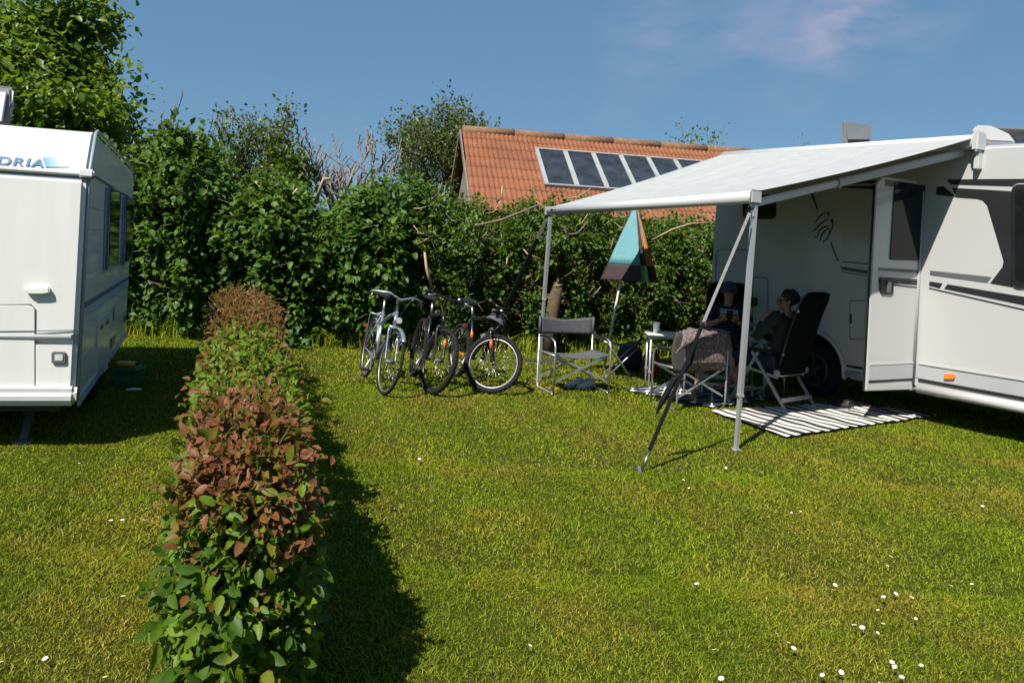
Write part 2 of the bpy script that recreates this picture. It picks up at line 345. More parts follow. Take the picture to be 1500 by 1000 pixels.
# ---------------------------------------------------------------- ground, grass, daisies
NX, NY = 90, 90
gx = np.concatenate([[-400, -120, -50], np.linspace(-22, 22, NX), [50, 120, 400]]); gy = np.concatenate([[-60, -20], np.linspace(-3, 45, NY), [80, 200, 700]])
gz = lambda x, y: 0*x
g = MB(); g.sheet([[Vector((x, y, 0)) for x in gx] for y in gy]); tag(g.build('ground', K['soil']), kind='structure')
def blades(n, y0, y1, h, wd, five):
    t = rng.random(n); y = np.sqrt(y0*y0+t*(y1*y1-y0*y0)); x = (rng.random(n)*2-1)*(y*.72+1.7)
    keep = np.ones(n, bool); x, y = x[keep], y[keep]; n = len(x)
    P = np.stack([x, y, np.zeros(n)-.002], 1); a = rng.random(n)*2*pi
    S = np.stack([np.cos(a), np.sin(a), 0*a], 1)
    # slow patchiness of growth: tufts differ in height
    patch = .75+.35*np.sin(x*2.1+1.3*np.sin(y*1.7))*np.sin(y*1.9+.8)+.2*np.sin(x*9+y*7)*np.sin(y*8-x*3)
    hh = h*(.45+.8*rng.random(n)**1.5)*np.clip(patch, .72, 1.3); lean = rng.normal(size=(n, 2))*.65
    T = np.stack([lean[:, 0], lean[:, 1], np.ones(n)], 1)
    ww = (wd*(.6+.7*rng.random(n)))[:, None]; hh = hh[:, None]
    rv = rng.random(n)
    if five:
        Mi = P+np.stack([lean[:, 0]*.35, lean[:, 1]*.35, np.ones(n)], 1)*hh*.5
        V = np.stack([P-S*ww/2, P+S*ww/2, Mi-S*ww*.4, Mi+S*ww*.4, P+T*hh*np.array([1, 1, .85])], 1).reshape(-1, 3)
        Fc = np.array([[0, 1, 3], [0, 3, 2], [2, 3, 4]]); k = 5
    else:
        V = np.stack([P-S*ww/2, P+S*ww/2, P+T*hh*np.array([1, 1, .9])], 1).reshape(-1, 3); Fc = np.array([[0, 1, 2]]); k = 3
    return V, ((np.arange(n)*k)[:, None, None]+Fc[None]).reshape(-1, 3), np.repeat(rv, k)
sets = [blades(30000, .6, 2.0, .026, .0045, False), blades(290000, 1.9, 3.6, .026, .0040, True), blades(260000, 3.4, 5.4, .028, .0055, True), blades(260000, 5.2, 8, .031, .0085, False), blades(240000, 7.8, 13.5, .042, .014, False)]
V = []; Fc = []; R_ = []; b0 = 0
for v, f, r in sets: V.append(v); Fc.append(f+b0); R_.append(r); b0 += len(v)
tag(arrmesh('grass', np.concatenate(V), np.concatenate(Fc), K['grass'], None, np.concatenate(R_)), 'short sunlit mown grass with straw coloured patches', kind='stuff')
# long unmown grass at the foot of the back hedge
def tufts(n, fx, h, wd):
    P = np.array([fx() for _ in range(n)]); a = rng.random(n)*2*pi; S = np.stack([np.cos(a), np.sin(a), 0*a], 1)
    hh = (h*(.4+.8*rng.random(n)))[:, None]; ln = rng.normal(size=(n, 2))*.28; ww = wd
    Mi = P+np.stack([ln[:, 0]*.5, ln[:, 1]*.5, np.ones(n)], 1)*hh*.55; T = P+np.stack([ln[:, 0]*1.6, ln[:, 1]*1.6, np.ones(n)*.95], 1)*hh
    V = np.stack([P-S*ww/2, P+S*ww/2, Mi-S*ww*.45, Mi+S*ww*.45, T], 1).reshape(-1, 3); F5 = np.array([[0, 1, 3], [0, 3, 2], [2, 3, 4]])
    return V, ((np.arange(n)*5)[:, None, None]+F5[None]).reshape(-1, 3), np.repeat(rng.random(n), 5)
def hb(px):  # foot of the back hedge for an image column
    d = np.interp(px, [150, 320, 450, 600, 760, 1040], [11.6, 11.5, 11.3, 11.4, 12.0, 12.4]); p = at(px, 400, d); return Vector((p.x, d, 0))
def tuftpos():
    px = random.uniform(170, 1035); p = hb(px); return (p.x, p.y-random.uniform(-.35, .30)*(1 if random.random() < .75 else 1.7), 0)
tv, tf, tr = tufts(5200, tuftpos, .30, .013)
tag(arrmesh('tall_grass', tv, tf, K['grass'], None, tr), 'long unmown grass along the foot of the back hedge', kind='stuff')
dm = MB()
for k in range(14):
    a = 2*pi*k/14; d = Vector((cos(a), sin(a), .25)); t = Vector((-sin(a), cos(a), 0)); c = Vector((0, 0, .045))
    dm.add([c+d*.003-t*.0015, c+d*.003+t*.0015, c+d*.012+t*.0028, c+d*.0155, c+d*.012-t*.0028], [(0, 1, 2, 3, 4)], 0)
dm.ball((0, 0, .047), (.0045, .0045, .003), 8, 1); dm.tube([(0, 0, 0), (.001, .001, .045)], .0012, 5, mi=2)
daisy = dm.build('daisy', [K['flower'], K['pollen'], K['grass']])
dpix = [(768, 717), (580, 674), (614, 673), (1298, 816), (1296, 830), (1220, 857), (1222, 869), (1308, 868), (1298, 878), (1329, 877), (1305, 891), (1292, 898), (1304, 898), (1293, 916), (1255, 922), (1264, 920), (1278, 926),
        (1159, 949), (1050, 953), (1306, 967), (1317, 979), (1353, 979), (1291, 989), (1281, 997), (1211, 990), (1229, 982), (1322, 991), (1060, 995), (1023, 855), (1439, 741), (1071, 685), (1111, 693), (1063, 684), (1066, 687), (1157, 753), (1170, 752), (1392, 860), (1427, 859), (1447, 859), (770, 947), (1340, 905),
        (180, 763), (163, 765), (206, 762), (180, 876), (72, 963), (4, 971), (155, 997), (113, 679), (998, 703), (1010, 715), (1155, 947)]
for i, (x, y) in enumerate(dpix):
    o = daisy if i == 0 else daisy.copy()
    if i: COL.objects.link(o)
    p = gnd(x, y, .035); o.location = (p.x, p.y, .004); s = random.uniform(.5, .8); o.scale = (s, s, random.uniform(.7, 1.05)); o.rotation_euler = (random.uniform(-.45, .45), random.uniform(-.45, .45), random.uniform(0, 6))
    tag(o, 'small white daisy with yellow centre in the mown grass', 'daisy', 'daisies dotted over the lawn')
# ---------------------------------------------------------------- barn
A0 = at(677, 191, 20); u = Vector((7.85, 1.4, 0)).normalized(); q = Vector((u.y, -u.x, 0))   # ridge end, ridge direction, downslope (towards us)
LEN = (at(1098, 221, 21.5)-A0).dot(u); RUN, EAVE = 3.2, 2.45; RISE = A0.z-EAVE
sd = (q*RUN-Vector((0, 0, RISE))); SL = sd.length; sd.normalize(); rn = u.cross(sd)*-1
if rn.z < 0: rn = -rn
sb = (-q*RUN-Vector((0, 0, RISE))).normalized(); rnb = (q*-RISE*0+sb.cross(u)); rnb = rnb if rnb.z > 0 else -rnb
def roofp(a, b, h=0): return A0+u*a+sd*b+rn*h
barn = thing('barn', (A0+u*3+q*0)-Vector((0, 0, A0.z)), 'barn with orange clay tile roof and skylight strip, standing behind the hedge', 'barn')
def tiled(side, sn, nm):
    mb = MB(); n = int(LEN/.018); rows = 8; e = SL/rows
    for r in range(rows):
        g = []
        for jj, (b, lift) in enumerate(((r*e-.05, .012), (r*e+e*.5, .03), ((r+1)*e, .045), ((r+1)*e+.001, .02))):
            g.append([A0+u*(i*LEN/n)+side*b+sn*(lift*.3+.036*abs(sin(pi*i*LEN/n/.125))**.8) for i in range(n+1)])
        mb.sheet(g)
    return mb.build(nm, K['tile'], barn)
tiled(sd, rn, 'roof'); tiled(sb, rnb, 'roof')
UP0 = Vector((0, 0, 1)); mb = MB(); k = int(LEN/1.3)
for i in range(k):
    p = A0+u*(i*LEN/k)+Vector((0, 0, .03)); mb.tube([p-UP0*.03, p-UP0*.03+u*(LEN/k*1.02)], [.138, .138], 12)
mb.build('ridge_cap', K['ridge'], barn)
e1 = A0+q*RUN; e2 = A0-q*RUN; zf = lambda p, z: Vector((p.x, p.y, z))
for a, nm in ((.18, 'gable_wall'), (LEN-.3, 'gable_wall')):
    mb = MB(); o = u*a; mb.prism([zf(e1+o, 0)-q*.25, zf(e1+o, EAVE-.08)-q*.25, A0+o-Vector((0, 0, .22)), zf(e2+o, EAVE-.08)+q*.25, zf(e2+o, 0)+q*.25], u*.12)
    mb.build(nm, K['wood'], barn)
for s_, e_ in ((1, e1), (-1, e2)):
    mb = MB(); c = zf(e_, 0)-q*(.4*s_); mb.box(c+u*(LEN/2)+Vector((0, 0, EAVE/2)), (LEN-.7, .2, EAVE-.05), Matrix((u, Vector((-u.y, u.x, 0)), Vector((0, 0, 1)))).transposed()); mb.build('side_wall', K['brick'], barn)
for sdir, sn in ((sd, rn), (sb, rnb)):
    mb = MB(); mb.bar(A0-u*.06+sdir*.05+Vector((0, 0, -.02)), A0-u*.06+sdir*SL+Vector((0, 0, -.02)), .03, .15, sn); mb.build('verge_board', K['verge'], barn)
tops = [785.6, 825, 867, 908, 947, 986, 1025.6]; us = []
for x in tops:
    p = onplane(x, 224+(x-785.6)*.07, A0, rn); us.append(((p-A0).dot(u), (p-A0).dot(sd)))
v0 = sum(b for a, b in us)/len(us); v1 = v0+1.75; u0, u1 = us[0][0], us[-1][0]; st = (u1-u0)/6
fr = MB(); RR = Matrix((u, sd, rn)).transposed()
def rbox(mb, a0, a1, b0, b1, h0, h1): mb.box(roofp((a0+a1)/2, (b0+b1)/2, (h0+h1)/2), (a1-a0, b1-b0, h1-h0), RR)
rbox(fr, u0-.06, u1+.06, v0-.06, v0, .0, .12); rbox(fr, u0-.06, u1+.06, v1, v1+.06, .0, .12)
for i in range(7):
    ww = .05 if i in (0, 6) else .062; rbox(fr, u0+i*st-ww, u0+i*st+ww, v0, v1, .0, .117)
fo = fr.build('skylight_frame', K['wframe'], barn, bevel=.008)
for i in range(6):
    mb = MB(); rbox(mb, u0+i*st+.06, u0+(i+1)*st-.06, v0, v1, .04, .09); o = mb.build('pane', K['skyglass'] if 'skyglass' in K else K['solar'], fo)
# ---------------------------------------------------------------- branching plants
MINR = 0
def grow(mb, p, d, L, r, depth, tips, spread=.6, up=.25, n=3, shrink=.68, sides=6, wob=.12, mi=0):
    """recursive branch: tube pieces into mb, (point, direction, size) of the fine ends into tips"""
    k = 4; P = [Vector(p)]; dd = Vector(d).normalized(); rr = [r]
    for i in range(k):
        dd = (dd+Vector(rng.normal(size=3))*wob+Vector((0, 0, up*.12))).normalized(); P.append(P[-1]+dd*L/k); rr.append(r*(1-.5*(i+1)/k))
    rr = [max(x, MINR) for x in rr]
    mb.tube(P, rr, sides, mi=mi)
    if depth == 0:
        for i in range(1, k+1): tips.append((P[i], dd.copy(), L))
        return
    for j in range(n):
        t = .35+.65*(j+1)/n; i = min(k, int(t*k)); b = P[i]
        nd = (dd+Vector(rng.normal(size=3))*spread+Vector((0, 0, up))).normalized()
        grow(mb, b, nd, L*shrink*random.uniform(.75, 1.15), rr[i]*.72, depth-1, tips, spread, up, n, shrink, max(4, sides-1), wob, mi)
    if depth == 1:
        for i in range(2, k+1): tips.append((P[i], dd.copy(), L*.6))
def leafcloud(name, tips, per, ll, rad, m, parent, flat=.5, clump=True, fold=.2, fine=False):
    T = np.array([list(t[0]) for t in tips]); Dt = np.array([list(t[1]) for t in tips]); n = len(T)*per
    P = np.repeat(T, per, 0)+rng.normal(size=(n, 3))*rad; D = unit(np.repeat(Dt, per, 0)*.7+rng.normal(size=(n, 3))*.8+np.array([0, 0, -.25]))
    N = unit(rng.normal(size=(n, 3))*flat+np.array([0, 0, 1.0])); L = ll*(.6+.7*rng.random(n))
    base = np.repeat(rng.random(len(T))*.5, per); return leaves(name, P, D, N, L, L*.66, np.clip(base+rng.random(n)*.5, 0, 1), m, parent, fold, .15, fine)
def tree(name, label, base, h, lean, levels, n, spread, ll, per, rad, m, bark, r0, cat='tree', group=None, up=.3, shrink=.68, L0=None, flat=.6):
    t = thing(name, base, label, cat, group); mb = MB(); tips = []
    L0 = L0 or h*.42
    grow(mb, base, Vector((lean[0], lean[1], 1)), L0, r0, levels, tips, spread, up, n, shrink)
    mb.build('trunk', bark, t)
    if per: leafcloud('crown', tips, per, ll, rad, m, t, flat)
    return t, tips
# big broad-leaved tree above the caravan
def G(px, d): p = at(px, 400, d); return Vector((p.x, d, 0))
random.seed(5); rng = np.random.default_rng(5)
tr_ = thing('broadleaf_tree', G(10, 12.8), 'large leafy green tree rising behind the white caravan', 'tree')
mb = MB(); tips = []; b = G(10, 12.8)
mb.tube([b, b+Vector((.1, 0, 1.2)), b+Vector((0, .1, 2.4))], [.2, .16, .13], 9)
for (dx, dy, dz, L) in ((1.0, -.3, .75, 1.5), (.3, -.1, 1.9, 1.9), (-.4, .0, 2.0, 1.9), (.9, -.1, 1.25, 1.55), (.95, .1, .35, 1.4), (-.9, -.2, 1.1, 1.5), (.1, .2, 1.5, 1.7), (.62, -.2, .9, 1.35), (.75, .2, .5, 1.3), (-.5, .4, 1.5, 1.6), (.35, -.5, 1.3, 1.6), (.25, .5, .7, 1.3), (-1, 0, .5, 1.4), (0, -.5, .7, 1.2)):
    grow(mb, b+Vector((0, 0, random.uniform(1.2, 2.3))), Vector((dx, dy, dz)), L, .07, 3, tips, .62, .18, 3, .66, 6)
mb.build('trunk', K['bark'], tr_); tips = [t for t in tips if (t[0].x*1100/t[0].y+750) < 236-max(0, (t[0].z-4.2))*22]; leafcloud('crown', tips, 13, .135, .17, L_TREE, tr_, .55, fine=True)
# sparse trees standing behind the hedge
def crown_tree(name, label, px, d, top_py, halfpx, seed, ll, per, rad, m, bark, nst=5, lev=3, low=1.6, cat='tree', spread=.5, r0=.05, up=.35, wp=97):
    global rng
    random.seed(seed); rng = np.random.default_rng(seed)
    base = G(px, d); zt = at(px, top_py, d).z; hw = halfpx*d/1100; t = thing(name, base, label, cat); mb = MB(); tips = []
    mb.tube([base, base+Vector((.05, 0, low*.5)), base+Vector((0, 0, low))], [r0*1.5, r0*1.2, r0], 7)
    L = (zt-low)*.44; global MINR; MINR = .0065 if per else .0072
    for i in range(nst):
        a = 2*pi*i/nst+random.random(); grow(mb, base+Vector((0, 0, low*random.uniform(.7, 1))), Vector((cos(a)*hw*.75, sin(a)*hw*.75, (zt-low)*.62)), L*random.uniform(.8, 1.1), r0*.55, lev, tips, spread, up, 3, .62, 5)
    zm = max(v.z for v in mb.v); xm = np.percentile([abs(v.x-base.x) for v in mb.v], wp); sz, sx = zt/zm, hw/xm
    MINR = 0
    S_ = lambda v: Vector((base.x+(v.x-base.x)*sx, base.y+(v.y-base.y)*sx, v.z*sz))
    mb.v = [S_(v) for v in mb.v]; tips = [(S_(p), q_, l) for p, q_, l in tips]
    mb.build('trunk', bark, t)
    if per: leafcloud('crown', tips, per, ll, rad, m, t, .9)
    return t
crown_tree('sparse_tree', 'slender thinly leaved tree poking above the hazel hedge', 378, 14, 147, 55, 3, .075, 2, .11, L_SPARSE, K['greytwig'], 6, 4, r0=.06)
crown_tree('bare_tree', 'leafless grey tree standing behind the hedge', 494, 14, 183, 58, 9, .05, 0, .06, L_SPARSE, K['greytwig'], 9, 3, low=2.0, spread=.42, r0=.05, up=.55, wp=90)
crown_tree('tall_shrub', 'tall olive leaved shrub beside the gable of the barn', 640, 25, 138, 66, 4, .12, 4, .2, L_SPARSE, K['greytwig'], 9, 4, spread=.5, r0=.07)
crown_tree('young_tree', 'leafy treetop showing just above the middle of the barn ridge', 985, 26, 184, 55, 21, .12, 5, .15, L_TREE, K['twig'], 4, 2)
crown_tree('young_tree', 'small treetop between barn and motorhome roof', 1143, 22, 204, 22, 22, .08, 4, .1, L_SPARSE, K['twig'], 4, 2)
crown_tree('young_tree', 'light green leafy treetop between the two bare grey trees, just over the hedge', 418, 13.4, 222, 20, 12, .10, 12, .12, L_MIX, K['twig'], 6, 2)
crown_tree('reed_shrub', 'thin reddish bare twigs rising above the hedge beside the caravan', 232, 13.2, 125, 22, 23, .05, 0, .1, L_SPARSE, K['twig'], 9, 1, low=2.4, spread=.16, r0=.03, up=.6)
crown_tree('hazel_shrub', 'tall leafy hazel shrub rising beside the caravan', 262, 12.3, 178, 48, 31, .13, 10, .12, L_HAZEL, K['twig'], 7, 2, low=1.2)
# a parked car behind the hedge, glimpsed through its gaps
cc = G(285, 15.2); car = thing('parked_car', cc, 'white parked car glimpsed through gaps low in the hazel hedge', 'car')
def cp3(x, y, z): return cc+Vector((x, y, z))
side = [(-2.1, .35), (-2.12, .72), (-1.95, .88), (-1.2, .95), (-.55, 1.42), (.75, 1.45), (1.55, 1.0), (2.05, .92), (2.12, .7), (2.1, .35), (1.70, .35), (1.55, .62), (1.15, .62), (1.0, .35), (-.98, .35), (-1.13, .62), (-1.53, .62), (-1.68, .35)]
mb = MB(); mb.prism([cp3(x, -.85, z) for x, z in side], (0, 1.7, 0)); mb.build('body', K['white'], car, bevel=.05)
for pts in (((-1.05, .98), (-.50, 1.36), (.08, 1.38), (.08, .98)), ((.16, .98), (.16, 1.38), (.70, 1.38), (1.28, 1.0))):
    mb = MB(); mb.prism([cp3(x, -.853, z) for x, z in pts], (0, -.006, 0)); mb.build('window', K['glass'], car)
for x in (-1.33, 1.35):
    mb = MB(); mb.ring(cp3(x, -.78, .32), (0, 1, 0), .23, .09, 28, 8); o = mb.build('wheel', K['tyre'], car); mb = MB(); mb.cyl(cp3(x, -.80, .32), cp3(x, -.86, .32), .19, 20); mb.build('rim', K['rimgrey'], o)
mb = MB(); mb.box(cp3(-2.08, -.62, .74), (.1, .3, .14)); mb.build('tail_light', K['pink'], car, bevel=.02)
mb = MB(); mb.box(cp3(2.05, -.62, .74), (.1, .3, .14)); mb.build('headlight', K['lamp'], car, bevel=.02)
# ---------------------------------------------------------------- the back hedge
random.seed(8); rng = np.random.default_rng(8)
def hedge(name, label, x0, x1, topf, m, ll, n, twig, depth=1.3, stems=40, front=.45, sd_=1, droop=.3, gap=None):
    a, b = hb(x0), hb(x1); t = thing(name, (a+b)/2, label, 'hedge')
    ns = n//7
    px = x0+(x1-x0)*rng.random(ns); z0 = rng.random(ns); P = np.zeros((ns, 3)); out = np.zeros((ns, 3)); sh = np.zeros(ns)
    for i in range(ns):
        f = hb(px[i]); zt = at(px[i], topf(px[i]), f.y+.4).z-ll*2.4
        bulge = .30*sin(px[i]*.045+sd_+z0[i]*1.5)+.16*sin(px[i]*.11+2.3*sd_-z0[i]*3)
        v = z0[i]; z = zt*(1-(1-v)**1.05) if v < .93 else zt*(.95+.04*rng.random())+.30*rng.random()**2.2*(.5+.5*sin(px[i]*.21+3*sin(px[i]*.05)))
        prof = .15+.42*min(1, z/(.7*zt)) if z < .7*zt else .57-.5*((z-.7*zt)/(.3*zt))**2
        lump = .16*sin(z*4.1+px[i]*.06*sd_)+.1*sin(z*9+px[i]*.13)
        inn = depth*rng.random()**2.2
        P[i] = (f.x, f.y-prof-bulge*.6-lump+inn+.25, max(.06, z+rng.normal()*.05)); out[i] = (rng.normal()*.6, -1, .35+.9*max(0, z/zt-.8)*4); sh[i] = rng.random()
    if gap:
        keep = np.ones(ns, bool)
        for gx_, gy_, gr in gap:
            for i in range(ns):
                if keep[i]:
                    v = Vector(P[i])-EYE; cx_ = v.dot(RV)/v.y*F+CX; cy_ = CY-v.dot(UV)/v.y*F
                    if ((cx_-gx_)/gr)**2+((cy_-gy_)/gr*2)**2 < 1: keep[i] = False
        P, out, sh = P[keep], out[keep], sh[keep]; ns = len(P)
    mb = MB(); sel = rng.choice(ns, min(ns, 420), replace=False)
    twigs(mb, P[sel], unit(out[sel]+rng.normal(size=(len(sel), 3))*.5), .25+.3*rng.random(len(sel)), .006, 4)
    for i in range(stems):
        f = hb(random.uniform(x0, x1)); r = random.uniform(.012, .035); p = Vector((f.x, f.y+random.uniform(.1, .7), 0)); zz = random.uniform(1.2, 2.1)
        mb.tube([p, p+Vector((random.uniform(-.2, .2), random.uniform(-.2, .2), zz*.5)), p+Vector((random.uniform(-.4, .4), random.uniform(-.3, .3), zz))], [r, r*.8, r*.5], 6)
    mb.build('branches', twig, t)
    k = 7; D0 = unit(out+rng.normal(size=(ns, 3))*.35); step = ll*.42
    PP = np.repeat(P, k, 0)+np.repeat(D0, k, 0)*(np.tile(np.arange(k), ns)*step)[:, None]+rng.normal(size=(ns*k, 3))*ll*.35
    DD = unit(np.repeat(D0, k, 0)*.6+rng.normal(size=(ns*k, 3))*.65+np.array([0, -.1, -droop])); NN = unit(np.repeat(out, k, 0)*.45+rng.normal(size=(ns*k, 3))*.45+np.array([0, 0, .8]))
    L = ll*(.55+.75*rng.random(ns*k)); leaves('foliage', PP, DD, NN, L, L*.72, np.clip(np.repeat(sh, k)*.5+rng.random(ns*k)*.5, 0, 1), m, t, .18, .2, ll > .1)
    return t
tl = lambda x: float(np.interp(x, [150, 200, 235, 262, 300, 320, 345, 375, 410, 440, 465, 500, 540, 575, 600], [190, 215, 198, 182, 226, 275, 280, 254, 256, 290, 308, 288, 264, 274, 258]))
tr2 = lambda x: float(np.interp(x, [590, 640, 690, 720, 760, 800, 850, 900, 950, 1000, 1060], [262, 275, 300, 318, 288, 300, 292, 302, 318, 322, 318]))
HZ = hedge('hazel_hedge', 'tall dark hedge of broad hazel leaves between caravan and bicycles', 150, 605, tl, L_HAZEL, .112, 46000, K['twig'], stems=55, gap=[(243, 383, 12), (268, 388, 12), (330, 382, 22), (290, 428, 9)])
MX = hedge('mixed_hedge', 'fine leaved hedge with cut woody branches in front of the barn', 590, 1075, tr2, L_MIX, .075, 62000, K['twig'], sd_=1.7, droop=.1, stems=70)
def branch(h, pts, d, r, m=K['palewood']):
    P = [at(x, y, d+dd) for x, y, dd in pts]; t = MB(); t.tube(P, [r*(1-.4*i/len(P)) for i in range(len(P))], 7); t.build('cut_branch', m, h)
branch(HZ, [(392, 300, .3), (393, 283, .1), (392, 263, 0)], 11.2, .035)
branch(HZ, [(388, 290, .1), (383, 275, 0), (374, 266, 0)], 11.2, .022)
branch(HZ, [(420, 298, .2), (430, 284, 0), (438, 274, 0)], 11.2, .024)
branch(HZ, [(462, 296, .2), (469, 276, 0), (474, 262, 0), (484, 262, 0)], 11.2, .028)
branch(MX, [(700, 330, -.3), (735, 322, -.4), (760, 312, -.4), (790, 300, -.3)], 11.3, .02, K['twig'])
branch(MX, [(632, 420, -.3), (625, 395, -.4), (622, 370, -.3)], 10.9, .022)
branch(MX, [(955, 352, -.2), (985, 336, -.4), (1010, 328, -.3), (1040, 326, -.2)], 11.3, .016)
for k in range(34):
    x = random.uniform(600, 1030); y = random.uniform(290, 440) if random.random() < .6 else random.uniform(285, 330); l = random.uniform(14, 42); a = random.uniform(-1, 1)
    branch(MX, [(x, y, .1), (x+l*.5*cos(a), y-l*.5*sin(a)+random.uniform(-4, 4), -.1), (x+l*cos(a+.3), y-l*sin(a+.3), -.05)], hb(x).y-.42, random.uniform(.006, .014), K['palewood'] if random.random() < .6 else K['twig'])
random.seed(77)
tk = thing('old_trunk', gnd(806, 492)*1.0, 'rough brown old tree trunk standing in the hedge behind the grey chair', 'tree trunk')
P = [at(806, 470, 11.6), at(812, 440, 11.6), at(820, 412, 11.7), at(822, 385, 11.75), at(825, 350, 11.8), at(824, 330, 11.85)]; P[0].z = 0
mb = MB(); mb.tube(P, [.10, .10, .085, .07, .075, .06], 12); mb.tube([P[2], at(838, 398, 10.95)], [.03, .012], 6); mb.tube([P[3], at(812, 376, 10.9), at(800, 372, 10.8)], [.03, .015, .01], 6)
mb.build('trunk', K['bark'], tk)
# ---------------------------------------------------------------- the low hedge row in front
def lowhedge(name, label, d0, d1, n, ll, tone, seed, zt=.95, wid=.30, stems=24, tall=0):
    global rng
    rng = np.random.default_rng(seed); random.seed(seed)
    cq = [gnd(367, 640, .9), gnd(367, 545, .9), gnd(366, 500, .9), gnd(358, 450, .9), gnd(352, 420, .9)]
    cen = lambda d: Vector((float(np.interp(d, [1.8]+[p.y for p in cq], [cq[0].x+(cq[0].y-1.8)*.32]+[p.x for p in cq])), d, 0))
    t = thing(name, cen((d0+d1)/2), label, 'shrub', 'shrubs of the low clipped hedge row'); ns = n//6
    y = d0+(d1-d0)*rng.random(ns); P = np.zeros((ns, 3)); O = np.zeros((ns, 3)); Z = np.zeros(ns)
    for i in range(ns):
        c = cen(y[i]); wv = wid*(1+.13*sin(y[i]*5)+.08*sin(y[i]*11+1)); h = zt+.05*sin(y[i]*7+seed)+.04*sin(y[i]*13)+tall*sin(pi*(y[i]-d0)/(d1-d0))
        s = rng.random()
        endf = min(1, (y[i]-d0+.02)/.22)**.5 if True else 1
        if s < .40: a = rng.uniform(-1, 1); z = h*(1-.07*abs(a)**3)+rng.normal()*.03; xo = a*wv*.95; O[i] = (a*.5+rng.normal()*.35, rng.normal()*.4, 1.1)
        elif s < .86:
            sg = -1 if rng.random() < .5 else 1; z = h*rng.random()**.75; xo = sg*wv*(.86+.16*sin(z*6))*(1-.35*(1-min(1, z/.35)))+rng.normal()*.03; O[i] = (sg*1.0, rng.normal()*.5, .45)
        else: z = h*rng.random(); xo = rng.uniform(-1, 1)*wv*.8; O[i] = (rng.normal(), rng.normal(), .6)
        yy = y[i]
        if rng.random() < .55 and yy-d0 < .12*1.5: yy = d0+rng.normal()*.035; O[i] = (rng.normal()*.5, -1, .35)
        P[i] = (c.x+xo*endf, yy, max(.03, z)); Z[i] = z/h
    # front face of the row
    if d0 < 3:
        m_ = ns//2; zz = zt*rng.random(m_)**.85; a = rng.uniform(-1, 1, m_); c = cen(d0); Pf = np.stack([c.x+a*wid*(.62+.38*np.minimum(1, zz/.3)), d0-.03+rng.normal(size=m_)*.05+.10*a*a, zz], 1)
        P = np.concatenate([P, Pf]); O = np.concatenate([O, np.stack([a*.5+rng.normal(size=m_)*.4, -np.ones(m_), .35+.0*a], 1)]); Z = np.concatenate([Z, zz/zt]); ns += m_
    mb = MB(); sel = rng.choice(ns, min(ns, 300), replace=False); twigs(mb, P[sel]-unit(O[sel])*.1, unit(O[sel]+np.array([0, 0, .4])), .10+.1*rng.random(len(sel)), .0022, 4)
    for i in range(stems):
        c = cen(random.uniform(d0+.05, d1)); x = random.uniform(-.6, .6)*wid; p = Vector((c.x+x, c.y, 0)); r = random.uniform(.005, .011); mb.tube([p, p+Vector((random.uniform(-.05, .05), random.uniform(-.05, .05), zt*.5)), p+Vector((random.uniform(-.14, .14), random.uniform(-.1, .1), zt*.95))], [r, r*.8, r*.4], 6)
    if d0 < 3:
        for i in range(24):   # wayward shoots
            k = rng.integers(ns); p = Vector(P[k]); d = Vector(unit(O[k:k+1])[0])+Vector((random.choice((-.7, .7)), 0, .5)); mb.tube([p, p+d*.05, p+d*.10], [.002, .0016, .001], 4); P = np.concatenate([P, [list(p+d*.06), list(p+d*.10)]]); O = np.concatenate([O, [list(d)]*2]); Z = np.concatenate([Z, [1.0, 1.0]]); ns += 2
    mb.build('stems', K['twig'], t)
    k = 6; D0 = unit(O+rng.normal(size=(ns, 3))*.35); st = ll*.28
    PP = np.repeat(P, k, 0)+np.repeat(D0, k, 0)*((np.tile(np.arange(k), ns)-2)*st)[:, None]+rng.normal(size=(ns*k, 3))*ll*.22
    DD = unit(np.repeat(D0, k, 0)*.75+rng.normal(size=(ns*k, 3))*.6+np.array([0, -.1, -.15])); NN = unit(np.repeat(O, k, 0)*.5+rng.normal(size=(ns*k, 3))*.45+np.array([-.15, -.25, .6]))
    order = np.tile(np.arange(k), ns); zz = np.repeat(Z, k); L = ll*(.40+.95*rng.random(ns*k)**1.2)*(1-.055*order)*(1.42-.62*np.clip(zz, 0, 1))
    rv = tone(zz, order, np.repeat(rng.random(ns), k), PP)+rng.normal(size=ns*k)*.07+np.where(rng.random(ns*k) < .04, .3, 0)
    leaves('foliage', PP, DD, NN, L, L*.50, np.clip(rv, 0, 1), L_NEAR, t, .16, .16, True)
def tone_near(z, o, s, P):  # green below, red-brown new shoots on top
    r = rng.random(len(z)); top = np.clip((z-.66+.10*(P[:, 1]-2.4))/.38, 0, 1); pat = .5+.5*np.sin(P[:, 0]*17+2*np.sin(P[:, 2]*11))*np.sin(P[:, 1]*13+P[:, 2]*9); red = top*(.50+.30*(o/5.)+.35*pat) > .30*s+.70*r
    return np.where(red, .53+.34*s+.035*o, .04+.28*s+.14*r*(1+top)+.02*o)
def tone_green(z, o, s, P): return np.where((s > .93), .62, .37+.12*s*z+.02*o)
def tone_red(z, o, s, P): return np.where(z > .35+.4*s, .60+.22*s+.02*o, .35+.25*s)
lowhedge('clipped_shrub', 'nearest shrub of the low hedge, green below with reddish brown top shoots', 2.28, 3.2, 14000, .064, tone_near, 41, zt=.79, wid=.17)
lowhedge('clipped_shrub', 'bright green shrub in the middle of the low hedge row', 3.15, 5.6, 13000, .075, tone_green, 42, zt=.78, wid=.22, stems=18)
lowhedge('clipped_shrub', 'rusty red shrub at the far end of the low hedge', 5.6, 9.2, 12000, .06, tone_red, 43, zt=.82, wid=.32, stems=20, tall=.06)
